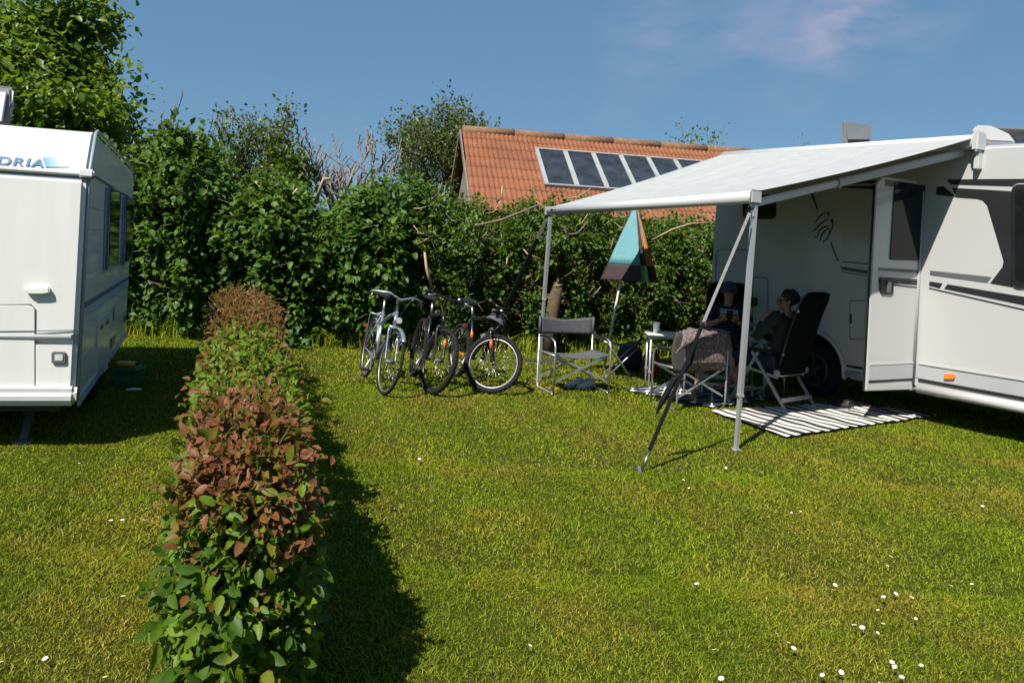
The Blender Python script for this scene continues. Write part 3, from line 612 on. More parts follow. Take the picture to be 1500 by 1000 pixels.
# ---------------------------------------------------------------- motorhome
UP = Vector((0, 0, 1))
P0 = Vector((4.24, 7.8, 0)); r_ = Vector((-.48, .877, 0)).normalized(); n_ = Vector((-r_.y, r_.x, 0))   # rearward, outward
def mh(s, z, o=0): return P0+r_*s+n_*o+UP*z
def wallp(px, py, o=0.0):
    p = onplane(px, py, P0+n_*o, n_); return p
MHT = thing('motorhome', mh(0, 0, -1.1), 'white motorhome with black stripes, open door and extended awning', 'motorhome')
S1, S2 = 3.07, -4.0; WS = 1.30; ZK = .345
def arc(c, R, a0, a1, n=14): return [(c+R*cos(a0+(a1-a0)*i/n), .33+R*sin(a0+(a1-a0)*i/n)) for i in range(n+1)]
out = [(S1-.03, ZK+.04)]+[(S1, .75), (S1-.04, 2.6), (S1-.22, 2.985), (S2+1.2, 2.70), (S2+.35, 2.2), (S2, 1.3), (S2, ZK)]
a_ = math.asin((ZK-.33)/.44); low = arc(-2.65, .44, a_, pi-a_)
low = [(x, z) for x, z in low]; low.sort(key=lambda t: t[0]); low2 = arc(WS, .44, a_, pi-a_); low2.sort(key=lambda t: t[0])
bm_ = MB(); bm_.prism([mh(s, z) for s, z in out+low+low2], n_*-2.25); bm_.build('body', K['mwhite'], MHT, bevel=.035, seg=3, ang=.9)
for ws in (WS, -2.65):      # wheel housings and wheels
    mb = MB()
    ring = arc(ws, .435, 0, pi, 16); mb.sheet([[mh(s, max(z, .34), -.01) for s, z in ring], [mh(s, max(z, .34), -.6) for s, z in ring]]); mb.add([mh(s, max(z, .34), -.6) for s, z in ring], [tuple(range(len(ring)))]); mb.build('wheel_arch', K['black'], MHT, thick=.003)
    fl = MB(); fl.tube([mh(s, max(z, .30), .004) for s, z in arc(ws, .47, -.1, pi+.1, 20)], .028, 8); fl.build('arch_trim', K['mwhite'], MHT)
    wt = MB(); wt.ring(mh(ws, .335, -.14), n_, .245, .092, 36, 10); wo = wt.build('wheel', K['tyre'], MHT)
    rm = MB(); rm.ring(mh(ws, .335, -.06), n_, .185, .018, 32, 8); rm.cyl(mh(ws, .335, -.13), mh(ws, .335, -.055), .05, 16)
    for i in range(5):
        a = 2*pi*i/5+.3; d = r_*cos(a)+UP*sin(a); rm.bar(mh(ws, .335, -.06)+d*.04, mh(ws, .335, -.065)+d*.185, .03, .05, n_)
    rm.cyl(mh(ws, .335, -.16), mh(ws, .335, -.12), .19, 24, mi=1); rm.build('rim', [K['rimdark'], K['black']], wo)
mb = MB(); mb.box(mh(.1, .36, -1.1), (5.5, 1.7, .12), Matrix((r_, n_, UP)).transposed()); mb.build('chassis', K['black'], MHT)
mb = MB(); mb.tube([mh(1.5+.001, .5, -.3), mh(1.5, .28, -.3)], .02, 6)
mb = MB(); mb.box(mh(.35, .34, -.12), (.72, .35, .03), Matrix((r_, n_, UP)).transposed()); mb.build('step', K['alupaint'], MHT, bevel=.006)
def C7(x, y): return (1020+.32*x, 160+.32*y)
def C8(x, y): return (1020+.32*x, 380+.32*y)
def decal(name, pts, m, conv=C7, o=.002, t=.003, parent=None, round_=0):
    P = [wallp(*conv(x, y), o=0) for x, y in pts]; mb = MB(); mb.prism([p-n_*.002 for p in P], n_*(t+o)); return mb.build(name, K[m], parent or MHT)
def rrect(x0, y0, x1, y1, r, n=5, skew=0):
    pts = []
    for cx_, cy_, a0 in ((x1-r, y0+r, -pi/2), (x1-r, y1-r, 0), (x0+r, y1-r, pi/2), (x0+r, y0+r, pi)):
        for i in range(n+1):
            a = a0+pi/2*i/n; pts.append((cx_+r*cos(a), cy_+r*sin(a)))
    return pts
def wall_outline(name, pts, r, m, conv=C7, closed=True, o=.001, parent=None):
    mb = MB(); mb.tube([wallp(*conv(x, y))+n_*o for x, y in pts], r, 5, closed); return mb.build(name, K[m], parent or MHT)
# graphics on the long side
decal('stripe', [(1145, 322), (1330, 320), (1700, 318), (1700, 352), (1500, 355), (1165, 345)], 'decal')
decal('graphic', [(1172, 360), (1320, 368), (1475, 378), (1448, 815), (1345, 797), (1402, 722), (1407, 695), (1332, 442), (1312, 419), (1286, 411), (1190, 404)], 'decal')
decal('stripe', [(1070, 738), (1352, 768), (1333, 795), (1070, 759)], 'greydecal')
decal('stripe', [(1068, 788), (1128, 797), (1115, 820), (1066, 808)], 'decal')
decal('stripe', [(1150, 801), (1500, 858), (1900, 923), (1900, 965), (1500, 897), (1135, 822)], 'decal')
decal('stripe', [(1066, 816), (1500, 914), (1900, 1000), (1900, 1008), (1500, 921), (1066, 822)], 'decal')
decal('stripe', [(1100, 357), (1132, 352), (1191, 403), (1098, 392)], 'decal')  # triangular shadow on the wall, laid on as black foil
decal('stripe', [(600, 338), (845, 324), (845, 340), (640, 346)], 'decal')
decal('stripe', [(640, 356), (845, 347), (845, 369), (700, 362)], 'decal')
decal('stripe', [(521, 374), (529, 372), (559, 460), (552, 462)], 'decal')
decal('stripe', [(611, 610), (618, 607), (652, 695), (645, 697)], 'decal')
decal('stripe', [(668, 695), (815, 708), (815, 714), (672, 701)], 'decal')
decal('stripe', [(655, 718), (815, 742), (815, 760), (668, 735)], 'decal')
decal('stripe', [(665, 741), (815, 768), (815, 772), (669, 746)], 'decal')
em = MB()
for pts in ([(545, 520), (556, 500), (575, 482), (597, 470)], [(528, 556), (545, 552), (562, 530), (580, 515), (602, 505)], [(540, 588), (556, 582), (562, 555), (582, 540), (612, 534)],
            [(566, 602), (574, 575), (590, 555), (608, 546)], [(580, 608), (600, 590), (612, 565), (608, 546)], [(612, 560), (622, 545), (626, 525), (618, 500)]):
    em.tube([wallp(*C7(x, y))+n_*.001 for x, y in pts], [.006]+[.0105]*(len(pts)-2)+[.005], 6)
for x, y in ((604, 478), (621, 512)): em.ball(wallp(*C7(x, y)), (.018, .018, .026), 8)
em.build('emblem', K['decal'], MHT)
wn = decal('window', rrect(215, 393, 365, 503, 22), 'glass', o=.004, t=.012); 
wall_outline('hatch_outline', [(90, 985), (90, 670), (97, 648), (115, 640), (225, 642), (240, 652), (247, 672), (247, 990)], .006, 'seam')
ho = wall_outline('hatch_outline', rrect(258, 82, 328, 300, 16), .006, 'seam', C8)
decal('hatch_handle', rrect(250, 172, 280, 214, 12), 'black', C8, .002, .02)
decal('service_flap', rrect(705, 190, 796, 362, 10), 'mwhite', C8, .001, .005)
wall_outline('flap_outline', rrect(703, 188, 798, 364, 10), .004, 'seam', C8)
decal('flap_lock', rrect(704, 250, 713, 294, 3), 'black', C8, .004, .01)
wall_outline('body_seam', [(95, 0), (88, 60)], .004, 'seam', C8, False)
mb = MB(); mb.tube([mh(-1.6, .355, .004), mh(-.05, .355, .004)], .05, 10); mb.build('skirt_rail', K['mwhite'], MHT)
mb = MB(); mb.tube([mh(.05, .365, .001), mh(.80, .365, .001)], .04, 10); mb.build('skirt_rail', K['mwhite'], MHT)
mb = MB(); mb.box(mh(-1.9, .44, .005), (3.7, .015, .022), Matrix((r_, n_, UP)).transposed()); mb.build('skirt_seam', K['black'], MHT)
mb = MB(); mb.box(mh(.42, .455, .005), (.76, .015, .022), Matrix((r_, n_, UP)).transposed()); mb.build('skirt_seam', K['black'], MHT)
mb = MB(); mb.box(mh(-1.9, .61, .006), (3.7, .022, .018), Matrix((r_, n_, UP)).transposed()); mb.build('skirt_ridge', K['mwhite'], MHT, bevel=.004)
mb = MB(); mb.prism([mh(-.02, .62, .001), mh(-3.7, .62, .001), mh(-3.7, .46, .001), mh(-.02, .46, .001)], n_*.006); mb.build('skirt_panel', K['pgrey'], MHT)
decal('side_marker', rrect(1140, 523, 1188, 546, 6), 'amber', C8, .01, .02)
# cab-side window at the frame edge
wf = decal('window', rrect(1448, 345, 1990, 815, 34), 'black', o=.004, t=.02)
decal('pane', rrect(1466, 372, 1985, 790, 24), 'glass', o=.02, t=.006, parent=wf)
wall_outline('window_seal', rrect(1446, 343, 1992, 818, 34), .008, 'pgrey', parent=wf)
# door opening: flat black plate painting the dark of the unlit interior, then the open door
op = MB(); op.prism([mh(.02, .46, .003), mh(.57, .46, .003), mh(.57, 2.42, .003), mh(.02, 2.42, .003)], n_*.003); op.build('doorway_shade', K['black'], MHT)
fr_ = MB(); fr_.tube([mh(.58, .46, .01), mh(.58, 2.34, .01), mh(.50, 2.44, .01), mh(.10, 2.44, .01), mh(.0, 2.34, .01), mh(.0, .46, .01)], .016, 8); fr_.build('door_frame', K['pgrey'], MHT)
dd = Vector((-.92, -.39, 0)).normalized(); dn = Vector((-dd.y, dd.x, 0)); dn = dn if dn.y < 0 else -dn; HP = P0+n_*.02
def dp(px, py): return onplane(px, py, HP, dn)
def dq(a, z, o=0): return HP+dd*a+UP*z+dn*o
DO = MB(); zt = dp(1295, 259).z; DW = (dp(1273, 480)-HP).dot(dd)
DO.prism([dq(0, .33), dq(DW, .33), dq(DW, zt-.08), dq(DW-.08, zt), dq(.10, zt), dq(.0, zt-.12)], -dn*.045)
door = DO.build('door', K['mwhite'], MHT, bevel=.008)
def dplate(name, pts, m, t=.006, conv=C7, parent=door):
    mb = MB(); mb.prism([dp(*conv(x, y))-dn*.002 for x, y in pts], dn*(t+.002)); return mb.build(name, K[m], parent)
dplate('door_window', [(912, 330), (1046, 350), (1051, 356), (1021, 688), (1016, 692), (888, 689), (884, 684), (906, 335)], 'glass', .012)
dplate('stripe', [(1056, 350), (1083, 354), (1080, 392), (1053, 388)], 'decal', .003)
dplate('stripe', [(866, 322), (908, 329), (904, 355), (863, 350)], 'greydecal', .003)
dplate('stripe', [(834, 725), (1055, 737), (1054, 752), (833, 738)], 'greydecal', .003)
dplate('stripe', [(834, 766), (1051, 781), (1048, 808), (832, 790)], 'decal', .003)
dplate('stripe', [(900, 800), (1048, 817), (1047, 822), (900, 806)], 'decal', .003)
hd = dplate('handle', rrect(838, 774, 898, 846, 14), 'black', .014); 
mb = MB(); mb.prism([dp(*C7(x, y))+dn*.013 for x, y in ((868, 785), (884, 783), (882, 838), (866, 838))], dn*.012); mb.build('lever', K['hatchgrey'], hd)
dplate('skirt_panel', [(791, 486), (1024, 476), (1019, 545), (786, 556)], 'pgrey', .005, C8)
dplate('skirt_seam', [(789, 553), (1019, 541), (1018, 549), (788, 562)], 'black', .007, C8)
dplate('skirt_ridge', [(793, 476), (1025, 467), (1024, 474), (792, 484)], 'mwhite', .009, C8)
mb = MB(); mb.tube([dq(DW+.004, .33, -.022), dq(DW+.004, zt-.09, -.022)], .012, 6); mb.build('edge_seal', K['black'], door)
mb = MB(); mb.tube([dq(.0, .40, .0), dq(.0, zt-.1, .0)], .018, 8); mb.build('hinge', K['pgrey'], door)
# roof: hatch lids, dome, wedge
ro = Matrix((r_, n_, UP)).transposed()
def roofz(s): return 2.84+(.145/3.35)*(s+.6)
hc = at(1254, 200, 10.4); 
mb = MB(); X = RV; e_ = Vector((.93, .36, 0)).normalized(); nn = Vector((.36, -.93, 0)).normalized()
def lid(name, px0, py0, px1, py1, d, lab=None):
    a, b, c, e = at(px0, py1, d), at(px1, py1, d), at(px1-4, py0+4, d+.15), at(px0-4, py0, d+.15)
    m1 = MB(); m1.prism([a-UP*.12, b-UP*.12, c, e], (b-a).cross(c-a).normalized()*.05); o = m1.build(name, K['hatchgrey'], MHT, bevel=.03, seg=3)
    cc = (a+b+c+e)/4; f = (b-a).cross(c-a).normalized(); f = f if f.y < 0 else -f
    m2 = MB(); m2.prism([cc+(p-cc)*.72+f*.052+UP*.01 for p in (a, b, c, e)], f*.01); m2.build('panel', K['solar'], o)
    return o
lid('roof_hatch', 1234, 180, 1278, 214, 9.6)
mb = MB(); dc = at(1362, 206, 8.9); mb.ball(dc-UP*.02, (.22, .16, .055), 16, R=ro); mb.ball(at(1384, 208, 8.7), (.16, .14, .045), 14, R=ro); mb.ball(at(1352, 211, 8.8), (.05, .05, .02), 10, mi=1); mb.build('roof_vent', [K['glass'], K['red']], MHT)
wa, wb = at(1422, 191, 7.9), at(1445, 206, 7.9)
mb = MB(); d1 = .9
prof = [at(1423, 193, 8.0), at(1430, 183, 8.0), at(1452, 184, 8.0), at(1478, 196, 8.0), at(1488, 209, 8.0), at(1448, 207, 8.0)]
mb.prism(prof, Vector((.35, .55, .0))); o = mb.build('roof_fairing', K['mwhite'], MHT, bevel=.015)
p1 = [at(1453, 185, 8.25), at(1479, 195, 8.2), at(1488, 207, 8.2), at(1545, 207, 7.8), at(1545, 189, 7.8)]
mb = MB(); mb.prism([p+Vector((.06, .1, .0)) for p in p1], Vector((.02, .03, .025))); mb.build('roof_panel', K['hatchgrey'], MHT)
# ---------------------------------------------------------------- awning (part of the motorhome)
cL, cR = wallp(1065, 233)+n_*.05, wallp(1434, 212)+n_*.05
RL, RR_ = at(806, 309, 9.1), at(1103, 289, 6.19)
ca = MB(); ca.tube([cL+UP*.02, cR+UP*.02], .075, 14); aw = ca.build('awning_case', K['awhite'], MHT)
mb = MB(); mb.box(cR+UP*.02-r_*.03, (.06, .17, .2), ro); mb.build('end_cap', K['awhite'], aw, bevel=.02)
mb = MB(); mb.box(cR-n_*.02-UP*.16-r_*.02, (.05, .09, .18), ro); mb.build('bracket', K['awhite'], aw, bevel=.01)
mb = MB(); mb.bar(cL-n_*.12+UP*.075, cR-n_*.12+UP*.075, .10, .03); mb.build('roof_rail', K['alupaint'], aw)
gN, gM = 31, 61; g = []
for i in range(gN):
    t = i/(gN-1); row = []
    for j in range(gM):
        v = j/(gM-1); p = (cL+n_*.04+UP*.055).lerp(cR+n_*.04+UP*.055, v).lerp(RL.lerp(RR_, v)+UP*.045, t); p.z -= .04*sin(pi*t)*(.6+.4*sin(pi*v))+(.007*sin(v*19)+.005*sin(v*43+t*3)+.004*sin(v*71-t*5))*sin(pi*t); row.append(p)
    g.append(row)
mb = MB(); mb.sheet(g); mb.build('awning_cloth', K['awning'], aw, thick=.002)
ax = (RL-RR_).normalized()
mb = MB(); mb.tube([RL+ax*.02, RR_-ax*.02], .052, 14); rl = mb.build('front_rail', K['awhite'], aw)
for p_ in (RR_-ax*.03, RL+ax*.03):
    mb = MB(); mb.box(p_, (.03, .13, .12), ro); mb.build('end_cap', K['pgrey'], rl, bevel=.02)
mb = MB(); f1 = RL-ax*.10+n_*.051-UP*.0; fo_ = Matrix((-ax, UP, n_)).transposed()
mb.box(RL-ax*.12+n_*.05+UP*.005, (.05, .022, .006), fo_); mb.box(RL-ax*.19+n_*.0505+UP*.003, (.06, .008, .004), fo_); mb.build('maker_plate', K['black'], rl)
def arm(wall, elbow, rail):
    mb = MB(); mb.bar(wall, elbow, .045, .075); o = mb.build('arm', K['awhite'], aw, bevel=.012)
    mb = MB(); mb.bar(elbow, rail, .04, .065); mb.build('forearm', K['awhite'], o, bevel=.012)
    mb = MB(); mb.box(elbow, (.07, .07, .09), ro); mb.build('elbow', K['pgrey'], o, bevel=.015)
EB = at(1228, 268, 7.0); arm(cR-UP*.07+r_*.12, EB, RR_+ax*.06-UP*.05+n_*-.04)
mid = (cL+RL)/2; arm(cL-UP*.08-r_*.12, mid-r_*.5-UP*.05, RL-ax*.08-UP*.05-n_*.04)
def leg(name, top, foot, jt):
    mb = MB(); m_ = top.lerp(foot, jt); mb.bar(top, m_, .042, .034, n_); mb.bar(m_, foot, .034, .027, n_); mb.box(foot+UP*.006, (.07, .07, .012)); mb.box(m_, (.052, .044, .02)); mb.build(name, K['alupaint'], aw)
leg('support_leg', at(1106, 293, 6.19), gnd(1078, 659), .78)
leg('support_leg', at(806, 318, 9.05), gnd(788, 556), .5)
# storm straps
def strap(name, lab, top, peg, mid_t, w1, w2):
    st_ = thing(name, peg, lab, 'strap'); m_ = top.lerp(peg, mid_t); sdv = Vector((1, .3, 0))
    mb = MB(); mb.bar(top, m_, w1, .004, sdv.cross(peg-top)); mb.build('webbing', K['strap'], st_)
    mb = MB(); e = top.lerp(peg, .93); mb.bar(m_, e, w2, .022, sdv.cross(peg-top)); d_ = (peg-top).normalized(); k_ = top.lerp(peg, mid_t+.20)
    return st_, m_, e, k_, mb, d_
st_, m_, e, k_, mb, d_ = strap('storm_strap', 'grey and black storm strap pegged into the lawn beside the near awning leg', at(1098, 312, 6.1), gnd(939, 692)+UP*.02, .46, .024, .022)
o = mb.build('tension_spring', K['bstrap'], st_)
mb = MB(); mb.tube([k_, k_+Vector((-.05, .0, -.03)), k_+Vector((-.13, 0, -.20)), k_+Vector((-.17, 0, -.30))], [.012, .024, .022, .006], 8); mb.tube([m_+d_*.1, m_+d_*.1+Vector((-.04, 0, -.22)), k_], .008, 6); mb.build('loose_end', K['bstrap'], st_)
mb = MB(); mb.box(m_, (.045, .012, .03)); mb.tube([e, gnd(939, 692)], .009, 6); mb.build('hook', K['steel'], st_)
mb = MB(); pg_ = gnd(939, 692); mb.tube([pg_+Vector((-.02, -.02, .05)), pg_+Vector((.03, .03, -.12))], .010, 8); mb.bar(pg_+Vector((-.025, 0, .03)), pg_+Vector((.02, 0, -.05)), .035, .012); mb.build('peg', K['hatchgrey'], st_)
mb = MB(); q1 = at(1098, 300, 6.12); mb.tube([q1+UP*.05, q1, q1-UP*.06+RV*-.02, q1-UP*.03+RV*.03, q1+UP*.0], .006, 6); mb.build('top_hook', K['black'], st_)
st_, m_, e, k_, mb, d_ = strap('storm_strap', 'black storm strap running down from the far awning corner behind the bicycles', at(800, 322, 9.0), at(700, 540, 9.6)*1, .12, .04, .05)
mb.build('tension_spring', K['bstrap'], st_)
mb = MB(); b_ = at(700, 540, 9.6); mb.tube([b_+(at(800, 322, 9.0)-b_)*.08, Vector((b_.x-.05, b_.y, 0))], .012, 6); mb.build('peg', K['steel'], st_)
# ---------------------------------------------------------------- caravan
Q0 = Vector((-2.98, 5.25, 0)); e_ = Vector((-.39, .92, 0)).normalized(); g_ = Vector((-.965, -.262, 0)).normalized(); nR_ = Vector((g_.y, -g_.x, 0)); nS_ = Vector((-e_.y, e_.x, 0))  # along side away from us, and to the left
cro = Matrix((g_, e_, UP)).transposed()
def cv(e, z, l=0): return Q0+e_*e+UP*z+g_*l
CT = thing('caravan', cv(2, 0, 1), 'white touring caravan with blue stripes and lettering at the left edge', 'caravan')
prof = [(.05, .30), (0, .42), (0, 1.90), (.05, 1.985), (.24, 2.225), (.34, 2.255), (3.8, 2.27), (4.02, 2.19), (4.06, 1.2), (3.95, .34)]
al = (1.93-.30); wc, wr = 1.62, .36
low = [(wc+wr*cos(a), .30+wr*sin(a)) for a in [0+pi*i/12 for i in range(13)]]   # from far to near side of the arch
prof2 = prof[:-1]+[(3.95, .30)]+low
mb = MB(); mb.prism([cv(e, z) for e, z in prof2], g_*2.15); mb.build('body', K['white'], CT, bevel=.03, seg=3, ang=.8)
mb = MB(); ring = [(wc+wr*.99*cos(pi*i/12), .30+wr*.99*sin(pi*i/12)) for i in range(13)]
mb.sheet([[cv(e, z, .01) for e, z in ring], [cv(e, z, .4) for e, z in ring]]); mb.add([cv(e, z, .4) for e, z in ring], [tuple(range(13))]); mb.build('wheel_arch', K['black'], CT, thick=.003)
mb = MB(); mb.ring(cv(wc, .31, .13), g_, .215, .088, 32, 8); wo = mb.build('wheel', K['tyre'], CT)
mb = MB(); mb.cyl(cv(wc, .31, .07), cv(wc, .31, .13), .2, 24); mb.cyl(cv(wc, .31, .05), cv(wc, .31, .08), .06, 12); mb.build('rim', K['steel'], wo)
def rp(px, py): return onplane(px, py, Q0, nR_)
def rplate(name, pts, m, t=.01, base=0, bev=0, parent=None):
    mb = MB(); mb.prism([rp(*p)-e_*(base-.002) for p in pts], -e_*(t+.002)); return mb.build(name, K[m], parent or CT, bevel=bev)
# raised rear shell with soft edges, lower bumper
mb = MB(); mb.prism([cv(.0, .78, .014), cv(.0, 1.885, .014), cv(0, 1.885, 2.1), cv(0, .78, 2.1)], -e_*.055); mb.build('rear_panel', K['white'], CT, bevel=.05, seg=5)
mb = MB(); mb.prism([cv(.0, .36, .014), cv(.0, .765, .014), cv(0, .765, 2.1), cv(0, .36, 2.1)], -e_*.06); mb.build('rear_panel', K['white'], CT, bevel=.05, seg=5)
mb = MB(); mb.prism([cv(-.005, .30, .0), cv(-.10, .33, .0), cv(-.115, .42, .0), cv(-.06, .47, 0), cv(.0, .47, .0)], g_*2.15); mb.build('bumper', K['white'], CT, bevel=.03, seg=4)
mb = MB(); mb.tube([cv(-.055, .785, .05), cv(-.055, .785, 2.1)], .022, 8); mb.build('rubbing_strip', K['white'], CT)
mb = MB(); mb.box(cv(-.022, 1.92, 1.05), (2.18, .055, .035), cro); mb.build('roof_strip', K['white'], CT, bevel=.012)
mb = MB(); mb.box(cv(-.012, 1.895, 1.05), (2.16, .04, .012), cro); mb.build('roof_strip_seam', K['seam'], CT)
mb = MB(); mb.box(cv(-.02, 1.925, .015), (.10, .075, .06), cro); mb.build('corner_clip', K['white'], CT, bevel=.012)
rplate('panel', [(x, y) for x, y in rrect(-60, 446, 54, 572, 10)], 'white', .012, .055, .004)
mb = MB(); mb.tube([rp(x, y)-e_*.058 for x, y in ((-60, 446), (48, 445), (54, 452), (52, 560), (42, 572), (-60, 573))], .005, 5); mb.build('panel_outline', K['seam'], CT)
for y in (483,):
    mb = MB(); mb.tube([rp(-60, y+1)-e_*.069, rp(52, y)-e_*.069, rp(120, y-1)-e_*.061], .0035, 5); mb.build('panel_crease', K['seam'], CT)
hd = rplate('grab_handle', [(37, 421), (75, 419), (77, 428), (66, 430), (46, 430)], 'offwhite', .045, .05, .008)
rl_ = rplate('reversing_light', rrect(78, 513, 99, 530, 3), 'hatchgrey', .022, .055, .004)
rplate('lens', rrect(83, 516.5, 95, 526, 2), 'lamp', .012, .07, .002, rl_)
mb = MB(); mb.tube([cv(0, .36, .0)-e_*.004, cv(0, 1.9, 0)-e_*.004, cv(.05, 1.995, 0), cv(.25, 2.24, 0), cv(.34, 2.267, 0), cv(3.8, 2.282, 0), cv(4.03, 2.19, 0)], .012, 8); mb.build('corner_trim', K['trimgrey'], CT)
mb = MB(); mb.tube([cv(-.004, .34, -.004), cv(-.004, 1.9, -.004)], .008, 6); mb.build('corner_seal', K['seam'], CT)
# lettering on the sloping top panel
tpn = g_.cross(e_*.19+UP*.24).normalized(); tpn = tpn if tpn.y < 0 else -tpn; T0 = cv(.05, 1.985); tup = (e_*.19+UP*.24).normalized()
def tp(px, py): return onplane(px, py, T0, tpn)
cu = bpy.data.curves.new('lettering', 'FONT'); cu.body = 'ADRIA'; cu.size = .105; cu.extrude = .001; cu.offset = .0035; cu.shear = .12; cu.align_x = 'RIGHT'; cu.space_character = 1.12
to = bpy.data.objects.new('tmp', cu); COL.objects.link(to); dg = bpy.context.evaluated_depsgraph_get(); me = bpy.data.meshes.new_from_object(to.evaluated_get(dg)); bpy.data.objects.remove(to)
xv = -g_; org = tp(63, 246)+tpn*.004; TM = Matrix((xv*1.12, tup, tpn)).transposed()
inv = wm(CT).inverted()
for v in me.vertices: v.co = inv @ (org+TM @ v.co)
me.materials.clear(); me.materials.append(K['bluedecal']); finish(bpy.data.objects.new('lettering', me), CT)
mb = MB()
for k in range(8):
    a, b = k/8, (k+1)/8; mb.prism([tp(62+39*a+1.5*0, 231)+tpn*.001, tp(62+39*b, 231)+tpn*.001, tp(66+35*b, 245)+tpn*.001, tp(66+35*a, 245)+tpn*.001], tpn*.003, k)
mb.build('flash', [mat('blue_flash', tuple(x*(1-k/8)+y*k/8 for x, y in zip((.08, .22, .36), (.50, .53, .53))), .4, var=.02) for k in range(8)], CT)
# long side
def sp(px, py): return onplane(px, py, Q0, nS_)
def splate(name, pts, m, t=.004, parent=None, bev=0):
    mb = MB(); mb.prism([sp(*p)+g_*.002 for p in pts], -g_*(t+.002)); return mb.build(name, K[m], parent or CT, bevel=bev)
mb = MB(); mb.tube([cv(.0, 1.93, -.002), cv(4.05, 1.93, -.002)], .010, 6); mb.build('side_trim', K['seam'], CT)
for z in (.62, .80, 1.06, 1.22, 1.38, 1.54, 1.70):
    mb = MB(); mb.tube([cv(.02, z, -.0005), cv(4.0, z, -.0005)], .003, 4); mb.build('side_groove', K['pgrey'], CT)
for a in ((154, 274, 171, 280.5, 166.5, 386.5, 150, 394), (179, 288, 192, 295, 188.5, 380, 176, 386.5)):
    x0, y0, x1, y1, x2, y2, x3, y3 = a
    wf = splate('window', [(x0, y0), (x1, y1), (x2, y2), (x3, y3)], 'bluepale', .03, None, .012)
    c = ((x0+x1+x2+x3)/4, (y0+y1+y2+y3)/4); q4 = [(c[0]+(x-c[0])*.80+1.0, c[1]+(y-c[1])*.94) for x, y in ((x0, y0), (x1, y1), (x2, y2), (x3, y3))]
    splate('pane', q4, 'glass', .036, wf)
    mb = MB(); mb.tube([sp(*p)-g_*.032 for p in ((x0, y0), (x1, y1), (x2, y2), (x3, y3))], .012, 6, True); mb.build('window_frame', K['pgrey'], wf)
def band(z0, z1, m, t=.003): 
    mb = MB(); mb.prism([cv(.03, z0, .002), cv(.03, z1, .002), cv(4.02, z1, .002), cv(4.02, z0, .002)], -g_*(t+.002)); mb.build('stripe', K[m], CT)
band(.975, 1.015, 'bluedecal'); band(.90, .965, 'bluepale'); band(1.02, 1.028, 'bluepale')
splate('service_flap', [(142, 469), (159, 456), (156, 540), (139, 556)], 'white', .014, None, .004)
splate('flap_lock', [(144.5, 476), (148, 473.5), (148, 480), (144.5, 483)], 'hatchgrey', .02); splate('flap_lock', [(153, 470), (156, 467), (156, 473), (153, 476)], 'hatchgrey', .02)
splate('reflector', [(143, 503), (145.5, 501), (145, 511), (142.5, 512.5)], 'amber', .01)
splate('side_vent', [(165, 450), (168.5, 447), (168, 466), (165, 469)], 'pgrey', .012); splate('side_vent', [(162, 497), (168, 491), (167, 503), (161.5, 509)], 'hatchgrey', .012)
splate('socket', [(181, 463), (183.5, 461), (183, 470), (181, 472)], 'hatchgrey', .012)
mb = MB(); mb.box(cv(.8, .33, -.004), (.02, 1.55, .07), cro); mb.box(cv(3.0, .33, -.004), (.02, 2.0, .07), cro); mb.build('side_skirt', K['bluepale'], CT, bevel=.005)
mb = MB(); mb.box(cv(2, .27, 1.07), (1.9, 3.8, .05), cro); mb.build('chassis', K['black'], CT)
for l in (.35, 1.75):
    mb = MB(); mb.bar(cv(.55, .27, l), cv(.16, .03, l), .05, .035); mb.box(cv(.16, .015, l), (.12, .12, .03), cro); mb.build('corner_steady', K['hatchgrey'], CT)
hl = MB(); a, b, c, d = at(-40, 190, 5.9), at(10, 188, 5.9), at(18, 130, 6.0), at(-40, 124, 6.0)
hl.prism([a, b, at(15, 150, 5.95), c, at(12, 126, 6.0), d], Vector((.0, .05, .0))); o = hl.build('roof_hatch', K['hatchgrey'], CT, bevel=.02, seg=3)
mb = MB(); mb.prism([at(-30, 180, 5.88), at(4, 178, 5.88), at(11, 136, 5.97), at(-30, 133, 5.97)], Vector((0, -.02, 0))); mb.build('panel', K['pgrey'], o)
# box, hose reel and stick beside the caravan wheel
gb = thing('storage_box', gnd(178, 569), 'dark green plastic box on the grass beside the caravan wheel', 'box')
c = gnd(178, 568); bw = (gnd(198, 568)-gnd(158, 568)).length; bw *= .9; R_b = Matrix.Rotation(.05, 3, 'Z'); hh = .13
mb = MB(); mb.box(c+R_b @ Vector((0, .17, hh/2+.005)), (bw, .24, hh), R_b); mb.build('body', K['greentub'], gb, bevel=.018, seg=3)
mb = MB(); mb.box(c+R_b @ Vector((0, .17, hh+.035)), (bw+.02, .26, .05), R_b); mb.build('lid', K['greentub'], gb, bevel=.018, seg=3)
mb = MB(); mb.tube([c+R_b @ Vector((-.09, 0, hh-.04)), c+R_b @ Vector((-.08, -.02, hh-.04)), c+R_b @ Vector((.08, -.02, hh-.04)), c+R_b @ Vector((.09, 0, hh-.04))], .009, 6); mb.build('handle', K['greentub'], gb)
yb = thing('hand_tool', c+Vector((-.05, .15, hh+.06)), 'yellow tool lying on the green box lid', 'tool')
mb = MB(); zt_ = hh+.09; mb.tube([c+R_b @ Vector((-.12, .12, zt_)), c+R_b @ Vector((-.09, .12, zt_)), c+R_b @ Vector((.05, .12, zt_)), c+R_b @ Vector((.06, .12, zt_)), c+R_b @ Vector((.075, .12, zt_))], [.02, .028, .028, .022, .03], 10); mb.build('barrel', K['yellow'], yb)
mb = MB(); mb.cyl(c+R_b @ Vector((.075, .12, zt_)), c+R_b @ Vector((.092, .12, zt_)), .014, 8); mb.build('nozzle', K['bstrap'], yb)
